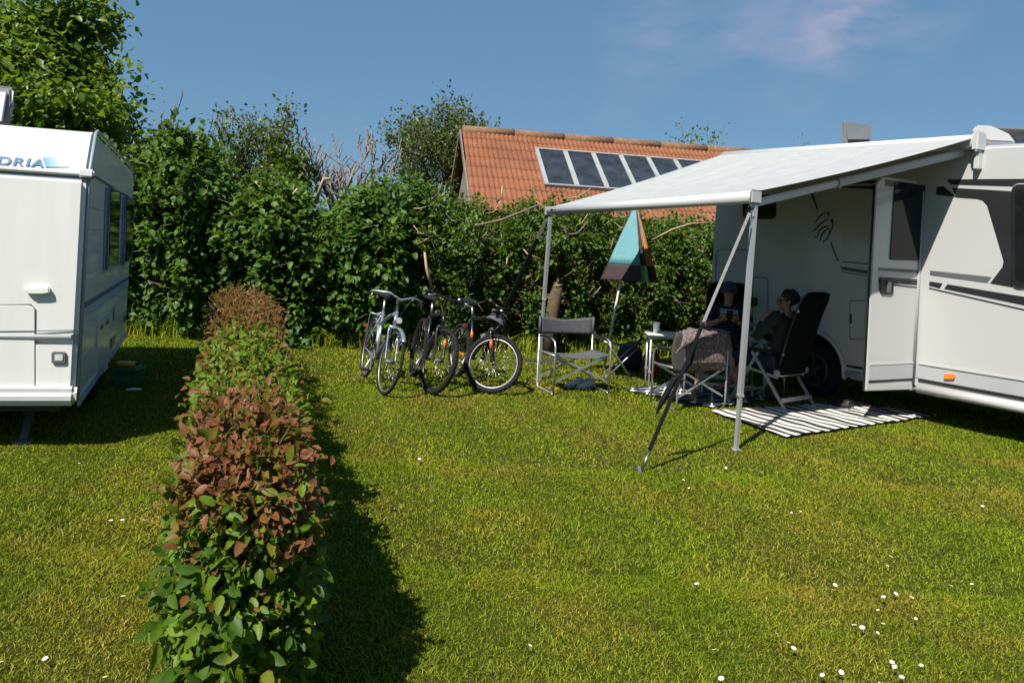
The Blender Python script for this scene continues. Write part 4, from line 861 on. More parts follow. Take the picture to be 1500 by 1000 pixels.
mb = MB(); a, b = gnd(184, 574)+UP*.02, gnd(207, 573)+UP*.02; mb.tube([a, (a+b)/2+UP*.004, b], [.008, .012, .008], 8); tag(mb.build('white_stick', K['paper']), 'short white stick lying on shaded grass in front of the green box', 'stick')
# ---------------------------------------------------------------- bicycles (local frame: x forward, z up)
def bike(label, p, heading, lean, steer, R, fc, acc, style):
    ry = math.atan2(heading.y, heading.x)
    rot = Matrix.Rotation(ry, 3, 'Z') @ Matrix.Rotation(lean, 3, 'X')
    t = thing('bicycle', (p.x, p.y, .0), label, 'bicycle', None, rot)
    B = lambda mb, nm, m, par=t, **k: mb.build(nm, m, par, local=True, **k)
    FC, AC = K[fc], K[acc]; fx = .63; fork0 = Vector((.50, 0, R+.34)); hub = Vector((fx, 0, R)); hx = (Vector((.385, 0, R+.66))-fork0).normalized()
    SM = Matrix.Translation(fork0) @ Matrix.Rotation(steer, 4, hx) @ Matrix.Translation(-fork0)
    S = lambda x, y, z: SM @ Vector((x, y, z))
    bb = Vector((0, 0, .29)); st = Vector((-.17, 0, R+.46)); rh = Vector((-.43, 0, R)); ht = fork0+hx*.18; hb_ = fork0+hx*.03
    mb = MB(); rt = .019 if style != 'city' else .021
    mb.tube([bb, st], rt*.85, 8)
    if style == 'city': mb.tube([ht-hx*.02, ht*.55+st*.45-UP*.05, bb+(st-bb)*.72], rt, 8); mb.tube([hb_, bb], rt*1.15, 8)
    else: mb.tube([ht-hx*.02, st-UP*.05], rt, 8); mb.tube([hb_, bb], rt*1.2, 8)
    mb.tube([ht, hb_-hx*.02], rt*1.1, 8)
    for s in (-1, 1):
        mb.tube([bb+Vector((0, .03*s, 0)), rh+Vector((0, .06*s, 0))], .011, 6); mb.tube([st+Vector((0, .012*s, -.05)), rh+Vector((0, .06*s, 0))], .009, 6)
    fr = B(mb, 'frame', FC)
    if acc != fc and style == 'mtb':
        mb = MB(); a = bb.lerp(hb_, .45); b = bb.lerp(hb_, .62); mb.tube([a, b], rt*1.25, 8); a = bb.lerp(st, .45); b = bb.lerp(st, .6); mb.tube([a, b], rt*.95, 8); a = bb.lerp(rh, .3); b = bb.lerp(rh, .75)
        B(mb, 'decal', AC, fr)
        for s in (-1, 1): mb = MB(); mb.tube([a+Vector((0, .045*s, 0)), b+Vector((0, .056*s, 0))], .0125, 6); B(mb, 'decal', AC, fr)
    # fork
    mb = MB(); crown = fork0
    for s in (-1, 1):
        mb.tube([S(.50, .055*s, R+.34), S(.505, .058*s, R+.30), S(fx-.02, .056*s, R+.03), S(fx, .05*s, R)], [.017, .016, .013, .011] if style != 'city' else [.013, .012, .010, .008], 8)
    mb.tube([S(.50, -.062, R+.345), S(.50, .062, R+.345)], .02, 8); mb.tube([SM @ (fork0), SM @ ht], .017, 8)
    fk = B(mb, 'fork', FC)
    if acc != fc:
        mb = MB()
        for s in ((-1, 1) if style == 'mtb' else (1,)): mb.tube([S(.535, .058*s, R+.235), S(.565, .058*s, R+.14)], .0185, 8)
        B(mb, 'decal', AC, fk)
    # wheels
    for front in (0, 1):
        c = hub if front else rh; T = (lambda v: SM @ v) if front else (lambda v: v)
        def xf(mb_):
            mb_.v = [T(v) for v in mb_.v]; return mb_
        tr = .017 if style == 'city' else .027
        mb = MB(); mb.ring(c, (0, 1, 0), R-tr, tr, 56, 8)
        if style != 'city':
            for k in range(72):
                a = 2*pi*k/72; y = .012*(1 if k % 2 else -1); mb.box(c+Vector((cos(a)*(R-.002), y, sin(a)*(R-.002))), (.007, .015, .014), Matrix.Rotation(-a, 3, 'Y'))
        wo = B(xf(mb), 'wheel', K['tyre'])
        mb = MB(); mb.ring(c, (0, 1, 0), R-2*tr-.004, .010, 56, 6); B(xf(mb), 'rim', K['rimgrey'] if style != 'dark' else K['bikeblk'], wo)
        mb = MB(); n = 28 if style != 'dark' else 24
        for k in range(n):
            a = 2*pi*k/n; off = .35*(1 if (k//2) % 2 else -1); y = .028*(1 if k % 2 else -1)
            mb.tube([c+Vector((.02*cos(a+off*3), y, .02*sin(a+off*3))), c+Vector(((R-2*tr-.01)*cos(a), 0, (R-2*tr-.01)*sin(a)))], .0013, 4)
        B(xf(mb), 'spokes', K['steel'], wo)
        mb = MB(); mb.cyl(c+Vector((0, -.055, 0)), c+Vector((0, .055, 0)), .012, 10); mb.cyl(c+Vector((0, -.032, 0)), c+Vector((0, .032, 0)), .02, 12)
        B(xf(mb), 'hub', K['hatchgrey'], wo)
        if style == 'city':
            mb = MB(); a0, a1 = (.75, 2.6) if front else (.25, 2.95); g = []
            for k in range(25):
                a = a0+(a1-a0)*k/24; g.append([c+Vector((cos(a)*(R+h), y, sin(a)*(R+h))) for y, h in ((-.026, .004), (-.016, .016), (0, .02), (.016, .016), (.026, .004))])
            mb.sheet(g); B(xf(mb), 'mudguard', FC, thick=.002)
    # crank, chain, pedals
    mb = MB(); mb.ring(bb+Vector((0, -.045, 0)), (0, 1, 0), .085, .006, 32, 6); mb.cyl(bb+Vector((0, -.05, 0)), bb+Vector((0, .06, 0)), .018, 10)
    for k in range(5):
        a = 2*pi*k/5; mb.bar(bb+Vector((0, -.045, 0)), bb+Vector((.085*cos(a), -.045, .085*sin(a))), .014, .004, (0, 1, 0))
    ca_ = .9; pd = []
    for s in (-1, 1):
        e = bb+Vector((s*.165*cos(ca_), -s*.065*1, s*-.165*sin(ca_))); mb.bar(bb+Vector((0, -s*.06, 0)), e, .022, .012, (0, 1, 0)); pd.append((e, -s))
    B(mb, 'crankset', K['hatchgrey'])
    for e, s in pd:
        mb = MB(); mb.box(e+Vector((0, s*.06, 0)), (.09, .085, .022)); B(mb, 'pedal', K['black'], bevel=.004)
    mb = MB()
    for z in (1, -1): mb.tube([bb+Vector((0, -.045, .085*z)), rh+Vector((0, -.045, .035*z))], .0045, 5)
    mb.ring(rh+Vector((0, -.045, 0)), (0, 1, 0), .045, .008, 20, 5); B(mb, 'chain', K['black'])
    # saddle
    sdz = R+.60 if style != 'city' else R+.63; sp_ = Vector((st.x-.05, 0, sdz))
    mb = MB(); mb.cyl(st, sp_-UP*.03, .0135, 8); B(mb, 'seat_post', K['alu'])
    mb = MB(); g = []
    for i in range(9):
        x = -.14+.27*i/8; wv = .085*(1-i/8)**1.1+.018; g.append([sp_+Vector((x, wv*cos(a), .03*sin(a)*(1 if sin(a) > 0 else .8)+.012*(1-i/8)**2)) for a in [2*pi*k/10 for k in range(11)]])
    mb.sheet(g); mb.add(g[0], [tuple(range(10))]); mb.add(g[-1], [tuple(range(10))]); B(mb, 'saddle', K['black'])
    # handlebar
    top = ht+hx*{'city': .13, 'dark': .14, 'mtb': .06}[style]; stem = top+Vector((.07, 0, .01)); wv = .33 if style != 'city' else .30
    mb = MB(); mb.tube([SM @ ht, SM @ top, SM @ stem], .016, 8)
    path = [SM @ (stem+Vector(d)) for d in (((-.03, -wv, .02), (0, -.12, .015), (0, 0, 0), (0, .12, .015), (-.03, wv, .02)) if style != 'city' else ((-.22, -wv, -.03), (-.10, -wv*.93, .03), (.0, -.14, .05), (0, 0, 0), (0, .14, .05), (-.10, wv*.93, .03), (-.22, wv, -.03)))]
    mb.tube(path, .0115, 8); ho = B(mb, 'handlebar', K['black'] if style != 'city' else K['alu'])
    for a, b in ((path[0], path[1]), (path[-1], path[-2])):
        mb = MB(); mb.tube([a, a.lerp(b, .5 if style != 'city' else .85)], .0165, 10); B(mb, 'grip', K['black'], ho)
        mb = MB(); q = a.lerp(b, .62); mb.tube([q, q+(SM.to_3x3() @ Vector((.05, 0, -.01))), q.lerp(a, .7)+(SM.to_3x3() @ Vector((.07, 0, -.03)))], .005, 5); B(mb, 'brake_lever', K['alu'], ho)
    mb = MB(); f2 = SM.to_3x3() @ Vector((1, 0, 0)); mb.ball(SM @ (stem+Vector((-.01, .13, .03))), .022, 10); B(mb, 'bell', K['alu'], ho)
    mb = MB()
    for s in (-1, 1): mb.tube([path[1 if s < 0 else -2], SM @ (stem+Vector((.12, .08*s, .04))), SM @ (ht+Vector((.06, .03*s, -.02))), SM @ Vector((.52, .05*s, R+.30))], .0035, 5)
    B(mb, 'cables', K['black'], ho)
    if style == 'city':
        mb = MB(); c = SM @ Vector((.56, 0, R+.43)); mb.tube([c-f2*.05, c-f2*.02, c+f2*.02], [.015, .032, .036], 14); lo = B(mb, 'headlight', K['bikesilver'])
        mb = MB(); mb.tube([c+f2*.021, c+f2*.026], .031, 14); B(mb, 'lens', K['lamp'], lo)
        mb = MB()
        for s in (-1, 1): mb.tube([rh+Vector((0, .065*s, 0)), Vector((-.55, .06*s, R*2+.05)), Vector((-.25, .05*s, R*2+.06)), st+Vector((0, .02*s, -.02))], .006, 6)
        for x in (-.30, -.40, -.5): mb.tube([Vector((x, -.06, R*2+.055)), Vector((x, .06, R*2+.055))], .005, 6)
        mb.tube([Vector((-.55, -.06, R*2+.05)), Vector((-.60, 0, R*2+.05)), Vector((-.55, .06, R*2+.05))], .006, 6); B(mb, 'luggage_rack', K['alupaint'])
        mb = MB(); mb.box(Vector((-.78, 0, R*2-.12)), (.03, .09, .05)); B(mb, 'rear_light', K['red'], bevel=.006)
    else:
        mb = MB(); g = []
        if style == 'dark': mb.box(SM @ Vector((.50, 0, R*2+.06)), (.26, .06, .006)); B(mb, 'mudguard', K['black'])
        mb = MB(); mb.box(Vector((-.35, 0, R+.30)), (.02, .05, .05)); B(mb, 'rear_reflector', K['red'], bevel=.005)
        mb = MB(); q = bb.lerp(hb_, .5)+Vector((.03, 0, .06)); mb.tube([q-hx*.07, q+hx*.05], .036, 12); B(mb, 'bottle_cage', K['hatchgrey'])
    side = 1 if lean < 0 else -1
    mb = MB(); a = bb+Vector((-.10, .04*-side, -.02)); w_ = rot @ Vector((-.16, -side*.13, 0)); w_.z = 0; w_ = rot.inverted() @ w_
    mb.tube([a, w_], .008, 6); B(mb, 'kickstand', K['alu'])
    return t, SM, path, stem
def hd_(a, b): v = gnd(*a)-gnd(*b); v.z = 0; return v.normalized()
f1 = gnd(561, 578); h1 = hd_((566, 578), (541, 556)); bike('silver city bicycle with mudguards and headlight, leftmost of three parked bikes', f1-h1*.63, h1, -.17, .10, .345, 'bikesilver', 'bikesilver', 'city')
f2 = gnd(632, 577); h2 = hd_((632, 577), (606, 553)); bike('black bicycle with wide flat handlebar, parked between the silver and orange bikes', f2-h2*.63, h2, -.16, .30, .355, 'bikeblk', 'bikeorange', 'dark')
f3 = gnd(714, 575); h3 = hd_((714, 575), (668, 552)); bk3, SM3, path3, stem3 = bike('black mountain bicycle with orange frame accents and front wheel turned sideways', f3-h3*.60, h3, -.10, .92, .325, 'bikeblk', 'bikeorange', 'mtb')
# helmet hanging on the bar of the mountain bike
hw = wm(bk3) @ (SM3 @ (stem3+Vector((.03, -.05, -.13))))
ht_ = thing('bicycle_helmet', hw, 'grey vented bicycle helmet hanging from the handlebar of the orange accented bike', 'helmet')
Rh = Matrix.Rotation(.5, 3, 'Y') @ Matrix.Rotation(-.5, 3, 'X'); mb = MB(); g = []
for i in range(8):
    f = pi*.5*i/7*1.02; g.append([hw+Rh @ Vector((.112*sin(f)*cos(a), .085*sin(f)*sin(a), .088*cos(f)-.03)) for a in [2*pi*k/24 for k in range(25)]])
mb.sheet(g); mb.build('shell', K['chairgrey'], ht_, thick=.018)
for k in (-2, -1, 0, 1, 2):
    mb = MB(); pts = [hw+Rh @ (Vector((.115*sin(f), .028*k*(.6+.4*sin(f+1.57)), .092*cos(f)*(1-.05*k*k)-.025))) for f in (-1.2, -.7, -.2, .3, .8, 1.2)]; mb.tube(pts, [.004, .011, .013, .013, .011, .004], 6); mb.build('vent', K['black'], ht_)
mb = MB(); mb.tube([hw+Rh @ Vector(v) for v in ((.05, .09, -.04), (.03, .05, -.14), (.03, -.05, -.14), (.05, -.09, -.04))], .006, 5); mb.build('chin_strap', K['black'], ht_)
# ---------------------------------------------------------------- folding director chairs (local: y = facing)
def director(label, loc, rz, W_=.29, Hh=.82):
    t = thing('folding_chair', loc, label, 'chair', 'grey folding director chairs', Matrix.Rotation(rz, 3, 'Z')); B = lambda mb, nm, m, par=t, **k: mb.build(nm, m, par, local=True, **k)
    for s in (-1, 1):
        x = s*W_; mb = MB(); r = .011
        mb.tube([(x, -.22, Hh), (x, -.22, .07), (x, -.19, .015), (x, .19, .015), (x, .22, .0)], r, 8)
        mb.tube([(x, .23, .0), (x, .23, .52), (x, .21, .575), (x, .16, .60), (x, -.21, .60)], r, 8); mb.tube([(x, -.21, .43), (x, .22, .43)], r*.9, 8)
        B(mb, 'side_frame', K['alu'])
        mb = MB(); mb.tube([(x, .15, .605), (x, .10, .612), (x, -.12, .612), (x, -.17, .605)], [.014, .019, .019, .014], 8); B(mb, 'armrest', K['black'])
    for y in (.20, -.19):
        mb = MB(); mb.bar((-W_, y, .44), (W_, y+.015, .13), .022, .009, (0, 1, 0)); mb.bar((W_, y-.012, .44), (-W_, y-.012, .13), .022, .009, (0, 1, 0)); B(mb, 'cross_brace', K['alu'])
    mb = MB(); mb.sheet([[(-W_+2*W_*i/12, -.20+.42*j/8, .445-.045*(1-(2*i/12-1)**2)) for i in range(13)] for j in range(9)]); B(mb, 'seat', K['chairgrey'], thick=.004)
    mb = MB(); mb.sheet([[(-W_+2*W_*i/12, -.222-.05*(1-(2*i/12-1)**2), Hh-.20+.20*j/6-.035*(j/6)*(1-abs(2*i/12-1))) for i in range(13)] for j in range(7)]); B(mb, 'backrest', K['chairgrey'], thick=.004)
    for s in (-1, 1):
        mb = MB(); mb.cyl((s*W_, -.22, Hh-.20), (s*W_, -.22, Hh+.005), .0145, 8); B(mb, 'backrest_sleeve', K['chairgrey'])
    return t
a, b = gnd(787, 570), gnd(885, 577); c_ = (gnd(812, 582)+gnd(887, 578))/2
cA = gnd(838, 572); director('empty grey folding chair with aluminium frame, left of the striped umbrella', cA, math.atan2(-.93, .37)-pi/2, .345)
cB = gnd(1014, 600); cB = Vector((cB.x, cB.y+.20, 0)); rB = .42
dcB = director('grey folding chair seen from behind, half covered by a speckled brown blanket', cB, rB, .31)
RB = Matrix.Rotation(rB, 3, 'Z')
# blanket over its backrest
bt = thing('blanket', cB+UP*.8, 'folded speckled brown blanket hanging over the back of a folding chair', 'blanket')
def fold(u0, u1, zb, zf_, y0, dz=0, n=14, skew=0):
    g = []
    path = [(-.01, zf_), (-.0, .70), (.02, .815), (.0, .838), (-.03, .825), (-.055, .74), (-.065, .6), (-.06, .5), (-.05, zb)]
    for i in range(n+1):
        u = u0+(u1-u0)*i/n; g.append([cB+RB @ Vector((u+skew*(.84-z), -.225+(y-.01)*1.0+y0*(-1 if y < 0 else 1)+.008*sin(u*17+z*5), z+dz+.006*sin(u*23))) for y, z in path])
    return g
mb = MB(); mb.sheet(fold(-.30, .20, .42, .50, 0)); mb.build('back_drop', K['felt'], bt, thick=.012)
mb = MB(); mb.sheet(fold(-.22, .23, .47, .54, .02, .014)); mb.build('top_layer', K['felt'], bt, thick=.012)
g = []   # turned-back corner on the left
for i in range(9):
    t_ = i/8; row = []
    for j in range(9):
        s = j/8; top = Vector((-.36+.42*s, -.32-.02*s, .845+.02*sin(s*3)-.03*s)); bot = Vector((-.50+.50*s**1.2*.9, -.40, .60+.27*s*.9)); row.append(cB+RB @ (top.lerp(bot, t_)+Vector((0, -.05*sin(pi*t_), 0))))
    g.append(row)
mb = MB(); mb.sheet(g); mb.build('folded_corner', K['felt'], bt, thick=.012)
g = [[cB+RB @ (Vector((-.40+.30*j/8, -.30-.01*j/8, .82-.42*i/8))+Vector((-.05*sin(pi*i/8)*(1-j/8), .02, 0))) for j in range(9)] for i in range(9)]
mb = MB(); mb.sheet(g); mb.build('lining', K['feltdark'], bt, thick=.008)
# ---------------------------------------------------------------- high-backed recliners (local y = facing)
def recliner(label, loc, rz, tilt=.28):
    t = thing('recliner_chair', loc, label, 'chair', 'black high backed camping recliners', Matrix.Rotation(rz, 3, 'Z')); B = lambda mb, nm, m, par=t, **k: mb.build(nm, m, par, local=True, **k)
    X = .29; piv = .60
    for s in (-1, 1):
        x = s*X
        mb = MB(); mb.bar((x, .10, piv), (x, -.34, .02), .030, .020, (1, 0, 0)); mb.box((x, -.345, .015), (.04, .05, .03)); B(mb, 'leg', K['alu'])
        mb = MB(); mb.bar((x*.97, .03, piv), (x*.97, .36, .02), .030, .020, (1, 0, 0)); mb.box((x*.97, .362, .015), (.04, .05, .03)); B(mb, 'leg', K['alu'])
        mb = MB(); mb.box((x*1.03, .08, piv+.03), (.05, .46, .03)); B(mb, 'armrest', K['black'], bevel=.012)
        mb = MB(); mb.bar((x*.9, -.20, .36), (x*.9, .28, .43), .022, .03); B(mb, 'seat_rail', K['alu'])
    mb = MB(); mb.bar((-X, -.28, .13), (X, -.28, .13), .02, .045); B(mb, 'crossbar', K['alu'])
    mb = MB(); mb.bar((-X, .31, .13), (X, .31, .13), .02, .03); B(mb, 'crossbar', K['alu'])
    mb = MB(); mb.tube([(-X, -.20, .40), (-X*.85, -.215, .375), (X*.85, -.215, .375), (X, -.20, .40)], .013, 8); B(mb, 'back_tube', K['alu'])
    for s in (-1, 1):
        mb = MB(); mb.box((s*X*.98, -.205, .41), (.045, .06, .06)); B(mb, 'hinge', K['alupaint'], bevel=.01)
    dz = Vector((0, -sin(tilt), cos(tilt))); b0 = Vector((0, -.19, .40)); L = .91; Wd = .245
    def bp(u, v, o=0): 
        bow = .03*sin(pi*v)-.02*(v > .8)*(v-.8)*5; return b0+Vector((u, 0, 0))+dz*(L*v)+Vector((0, cos(tilt), sin(tilt)))*(o-.045*(1-(u/Wd)**2)*.6+bow*.5)
    mb = MB(); g = []
    for j in range(17):
        v = j/16; wv = Wd*(1 if v < .9 else (1-((v-.9)/.1)**2.6*.28)); g.append([bp(wv*(2*i/10-1), v) for i in range(11)])
    mb.sheet(g); B(mb, 'backrest', K['chairblk'], thick=.03, bevel=0)
    mb = MB(); mb.tube([bp(-Wd-.008, 0), bp(-Wd-.008, .45), bp(-Wd-.008, .88), bp(-Wd+.012, .95), bp(-Wd+.045, .992), bp(-Wd+.10, 1.012), bp(Wd-.10, 1.012), bp(Wd-.045, .992), bp(Wd-.012, .95), bp(Wd+.008, .88), bp(Wd+.008, .45), bp(Wd+.008, 0)], .014, 8); B(mb, 'back_frame', K['black'])
    mb = MB(); g = []
    for j in range(7):
        v = .79+.215*j/6; wv = Wd*(1.02 if v < .92 else .90); g.append([bp(wv*(2*i/8-1), v, .03+.02*sin(pi*j/6)*0-(.055 if j in (0,) else .055)) for i in range(9)])
    mb.sheet(g); B(mb, 'headrest', K['chairblk'], thick=.018)
    for s in (-1, 1):
        mb = MB(); mb.cyl(bp(s*(Wd+.004), .78, -.02), bp(s*(Wd+.02), .78, -.02), .016, 8); B(mb, 'clip', K['alu'])
        mb = MB(); mb.cyl(bp(s*(Wd+.004), .24, -.01), bp(s*(Wd+.02), .24, -.01), .016, 8); B(mb, 'clip', K['alu'])
    mb = MB(); mb.sheet([[(-.235+.47*i/8, -.18+.50*j/8, .395+.06*(j/8)-.03*(1-(2*i/8-1)**2)) for i in range(9)] for j in range(9)]); B(mb, 'seat', K['chairblk'], thick=.03)
    return t, b0, dz
fw = Vector((-.63, .78, 0)).normalized(); rW = math.atan2(fw.y, fw.x)-pi/2
wl, wr2 = gnd(1147, 607), gnd(1200, 599); wc_ = (wl+wr2)/2+fw*.345; wc_.z = 0
recliner('black high backed recliner seen from behind, standing on the striped mat, woman seated in it', wc_, rW)
fm = Vector((-.22, -.975, 0)).normalized(); rM = math.atan2(fm.y, fm.x)-pi/2
mc = Vector((2.64, 9.02, 0)); recliner('black high backed recliner facing the camera, man in a cap seated in it', mc, rM, .20)
# ---------------------------------------------------------------- tables, cup
def table(label, c, sx, sy, z, rz):
    t = thing('camping_table', (c.x, c.y, 0), label, 'table', 'pale camping tables', Matrix.Rotation(rz, 3, 'Z')); B = lambda mb, nm, m, **k: mb.build(nm, m, t, local=True, **k)
    mb = MB(); mb.box((0, 0, z-.014), (sx, sy, .028)); B(mb, 'table_top', K['tabletop'], bevel=.009)
    mb = MB(); mb.box((0, 0, z-.04), (sx-.06, sy-.06, .025)); B(mb, 'apron', K['alupaint'])
    for i in (-1, 1):
        for j in (-1, 1):
            mb = MB(); mb.tube([(i*(sx/2-.05), j*(sy/2-.05), z-.03), (i*(sx/2-.05), j*(sy/2-.05), .25), (i*(sx/2-.05), j*(sy/2-.05), .0)], [.013, .013, .010], 8); mb.box((i*(sx/2-.05), j*(sy/2-.05), .26), (.034, .034, .03)); B(mb, 'leg', K['alu'])
        mb = MB(); mb.tube([(i*(sx/2-.05), -(sy/2-.05), .40), (i*(sx/2-.18), 0, z-.05)], .006, 6); B(mb, 'brace', K['alu'])
    return t
TA = at(975, 489, 8.7); TZ = .70
ta = Vector((TA.x+.02, 8.72, 0)); table('pale folding table with white cup, behind the blanket covered chair', ta, .50, .42, TZ, -.06)
table('pale camping table between the seated man and the high backed recliner of the woman', Vector((3.0, 8.72, 0)), .42, .40, TZ, .5)
cp = at(961, 487, 8.66); cpz = Vector((cp.x, 8.66, TZ)); ct = thing('cup', cpz, 'white disposable cup standing on the left camping table', 'cup')
mb = MB(); g = [[cpz+Vector((r*cos(a), r*sin(a), z)) for a in [2*pi*k/20 for k in range(21)]] for r, z in ((.001, .004), (.030, .002), (.034, .05), (.042, .118), (.0445, .120), (.0445, .124), (.040, .122), (.033, .05), (.028, .006))]
mb.sheet(g); mb.build('body', K['paper'], ct)
# ---------------------------------------------------------------- half folded umbrella
ap, ft = at(931, 297, 10.3), at(884, 545, 10.3); ft.z = 0; ax_ = (ap-ft).normalized()
um = thing('parasol', ft, 'half folded turquoise, brown and orange parasol on a tilted white pole', 'parasol')
mb = MB(); mb.tube([ft, ft.lerp(ap, .5), ap+ax_*.06], [.019, .017, .014], 10); mb.build('pole', K['pole'], um)
sx_ = (Vector((1, 0, 0))-ax_*ax_.x).normalized(); sy_ = ax_.cross(sx_); sy_ = sy_ if sy_.y < 0 else -sy_   # sy_ towards the camera
ribs = [(-86, .35, 0), (27, .35, 0), (41, .40, 1), (62, .45, 2), (140, .30, 3), (190, .32, 0), (235, .35, 2)]
cols = [('turq', 'brown'), ('brown', 'green'), ('orange', 'brown'), ('brown', 'green'), ('turq', 'brown'), ('green', 'brown'), ('orange', 'brown')]
HC = .93
axc = ap-(ap-at(908, 408, 10.3)); base_c = at(917, 411, 10.3); base_ax = (ap-base_c).normalized()
def um_p(ang, R, t): 
    a = math.radians(ang); c = ap.lerp(base_c, t*1.0); return c+(Vector((1, 0, 0))*sin(a)-Vector((0, 1, 0))*cos(a))*R*t
for i, (a0, R0, _) in enumerate(ribs):
    a1, R1, _ = ribs[(i+1) % len(ribs)]; a1 = a1 if a1 > a0 else a1+360
    for part, (t0, t1), ci in (('panel', (.02, .80), 0), ('hem', (.80, 1.0), 1)):
        g = []
        for j in range(9):
            t = t0+(t1-t0)*j/8; row = []
            for k in range(9):
                s = k/8; sag = 1-(.10 if i < 3 else .3)*sin(pi*s)*t; p0, p1 = um_p(a0, R0, t), um_p(a1, R1, t); c = ap.lerp(base_c, t); p = p0.lerp(p1, s); p = c+(p-c)*sag+Vector((.004*sin(s*14+t*9), .004*cos(s*11+t*5), 0))*t*2; row.append(p)
            g.append(row)
        mb = MB(); mb.sheet(g); mb.build(part, K[cols[i][ci]], um, thick=.002)
    mb = MB(); mb.tube([um_p(a0, R0, .05), um_p(a0, R0+.004, 1.01)], .005, 5); mb.build('rib', K['hatchgrey'], um)
mb = MB(); q_ = um_p(34, .375, .62); mb.box(q_, (.035, .008, .055)); mb.build('care_label', K['paper'], um)
# ---------------------------------------------------------------- mats
def matobj(name, label, corners, m, th=.008, nx=40, ny=24, wav=.006):
    A, B_, C_, D_ = corners; c = (A+B_+C_+D_)/4; xd = (D_-A+C_-B_).normalized(); rz = math.atan2(xd.y, xd.x); R_ = Matrix.Rotation(rz, 3, 'Z')
    t = bpy.data.objects; mb = MB(); inv = R_.transposed(); g = []
    for j in range(ny+1):
        row = []
        for i in range(nx+1):
            s, v = i/nx, j/ny; p = (A.lerp(B_, v)).lerp(D_.lerp(C_, v), s); p = inv @ (p-c); row.append(Vector((p.x, p.y, .030+wav*sin(s*31+v*4)*cos(v*13+s*3)+.004*sin(s*70))))
        g.append(row)
    mb.sheet(g); o = mb.build(name, m, thick=th); o.matrix_world = Matrix.Translation(Vector((c.x, c.y, 0))) @ R_.to_4x4(); return tag(o, label, 'mat')
matobj('ground_mat', 'black and white striped mat on the grass below the open door', [gnd(1245, 592), gnd(1372, 612), gnd(1152, 644), gnd(1042, 606)][::1] and [gnd(1042, 606), gnd(1152, 644), gnd(1372, 612), gnd(1245, 592)], K['stripe'])
A_, B2_ = gnd(912, 574), gnd(1044, 600); C2_ = Vector((3.25, 8.72, 0)); D2_ = A_+(C2_-B2_)
matobj('ground_mat', 'navy mat with white trellis pattern under the feet of the seated people', [A_, B2_, C2_, D2_], K['trellis'])
# ---------------------------------------------------------------- shoes, bags, stool, cloth
def shoe(t, c, rz, m, L=.27, s=1):
    R_ = Matrix.Rotation(rz, 3, 'Z'); mb = MB(); g = []
    for i in range(9):
        x = i/8; wv = .040+.012*sin(pi*min(1, x*1.1)); wv *= (1 if x < .9 else .75) if x > 0 else .8; hgt = .085-.045*min(1, max(0, (x-.25)/.45))-(.012 if x > .92 else 0)
        g.append([c+R_ @ Vector((0+wv*cos(a), -L/2+L*x, .018+max(0, sin(a))*hgt)) for a in [2*pi*k/12 for k in range(13)]])
    mb.sheet(g); mb.add(g[0], [tuple(range(12))]); mb.add(g[-1], [tuple(range(12))]); o = mb.build('shoe', m, t, bevel=0)
    mb = MB(); mb.prism([c+R_ @ Vector((x, y, .0)) for x, y in ((-.04, -L/2), (.04, -L/2), (.048, 0), (.052, L*.25), (.03, L*.52), (-.03, L*.52), (-.052, L*.25), (-.045, 0))], (0, 0, .022)); mb.build('sole', K['shoe'], o, bevel=.004)
    mb = MB(); mb.ring(c+R_ @ Vector((0, -L*.28, .10)), (0, 0, 1), .032, .008, 16, 5); mb.build('collar', m, o)
def shoepair(label, c, rz, m, gap=.13):
    t = thing('shoe_pair', c, label, 'shoes', None)
    for s in (-1, 1): shoe(t, c+Matrix.Rotation(rz, 3, 'Z') @ Vector((s*gap/2, s*.03, 0)), rz, m)
shoepair('pair of white shoes on the grass under the empty grey folding chair', gnd(850, 568)+Vector((0, .05, 0)), 2.3, K['shoe'])
shoepair('pair of dark sneakers with pale soles at the back edge of the striped mat', gnd(1230, 600)+UP*.03, .55, K['shoeblk'])
st = thing('folding_stool', gnd(915, 556), 'folding stool with crossed aluminium legs between umbrella pole and table', 'stool')
sc_ = gnd(912, 553); sc_.z = 0
for y in (-.14, .16):
    mb = MB(); mb.tube([sc_+Vector((-.22, y, .02)), sc_+Vector((.2, y, .46))], .011, 8); mb.tube([sc_+Vector((.10, y-.03, .0)), sc_+Vector((-.24, y-.03, .46)), sc_+Vector((-.29, y-.03, .475))], .011, 8); mb.build('leg', K['alu'], st)
mb = MB(); mb.tube([sc_+Vector((-.22, -.14, .02)), sc_+Vector((-.22, .16, .02))], .011, 8); mb.tube([sc_+Vector((.1, -.17, .01)), sc_+Vector((.1, .13, .01))], .011, 8); mb.build('foot_bar', K['alu'], st)
mb = MB(); mb.sheet([[sc_+Vector((-.25+.46*i/8, -.17+.34*j/6, .47-.05*sin(pi*i/8))) for i in range(9)] for j in range(7)]); mb.build('seat', K['bag'], st, thick=.006)
def softbag(name, label, c, size, m, strapm, cat='bag'):
    t = thing(name, c, label, cat); mb = MB(); x, y, z = size; g = []
    for i in range(13):
        f = -pi/2+pi*i/12; g.append([c+Vector((x*abs(cos(f))**.35*cos(a)*(abs(cos(a))**-.35 if abs(cos(a)) > .1 else 1)*.8, y*abs(cos(f))**.35*sin(a)*.9, z*(.5+.5*(sin(f))*(abs(sin(f))**-.2 if abs(sin(f)) > .05 else 1))+.01*sin(a*5+i))) for a in [2*pi*k/18 for k in range(19)]])
    mb.sheet(g); mb.build('body', m, t)
    mb = MB(); mb.tube([c+Vector((x*.4*s_, -y*.6, z*h)) for s_, h in ((-1, .9), (-.7, 1.15), (0, 1.22), (.7, 1.15), (1, .9))], .010, 6); mb.build('handle', strapm, t)
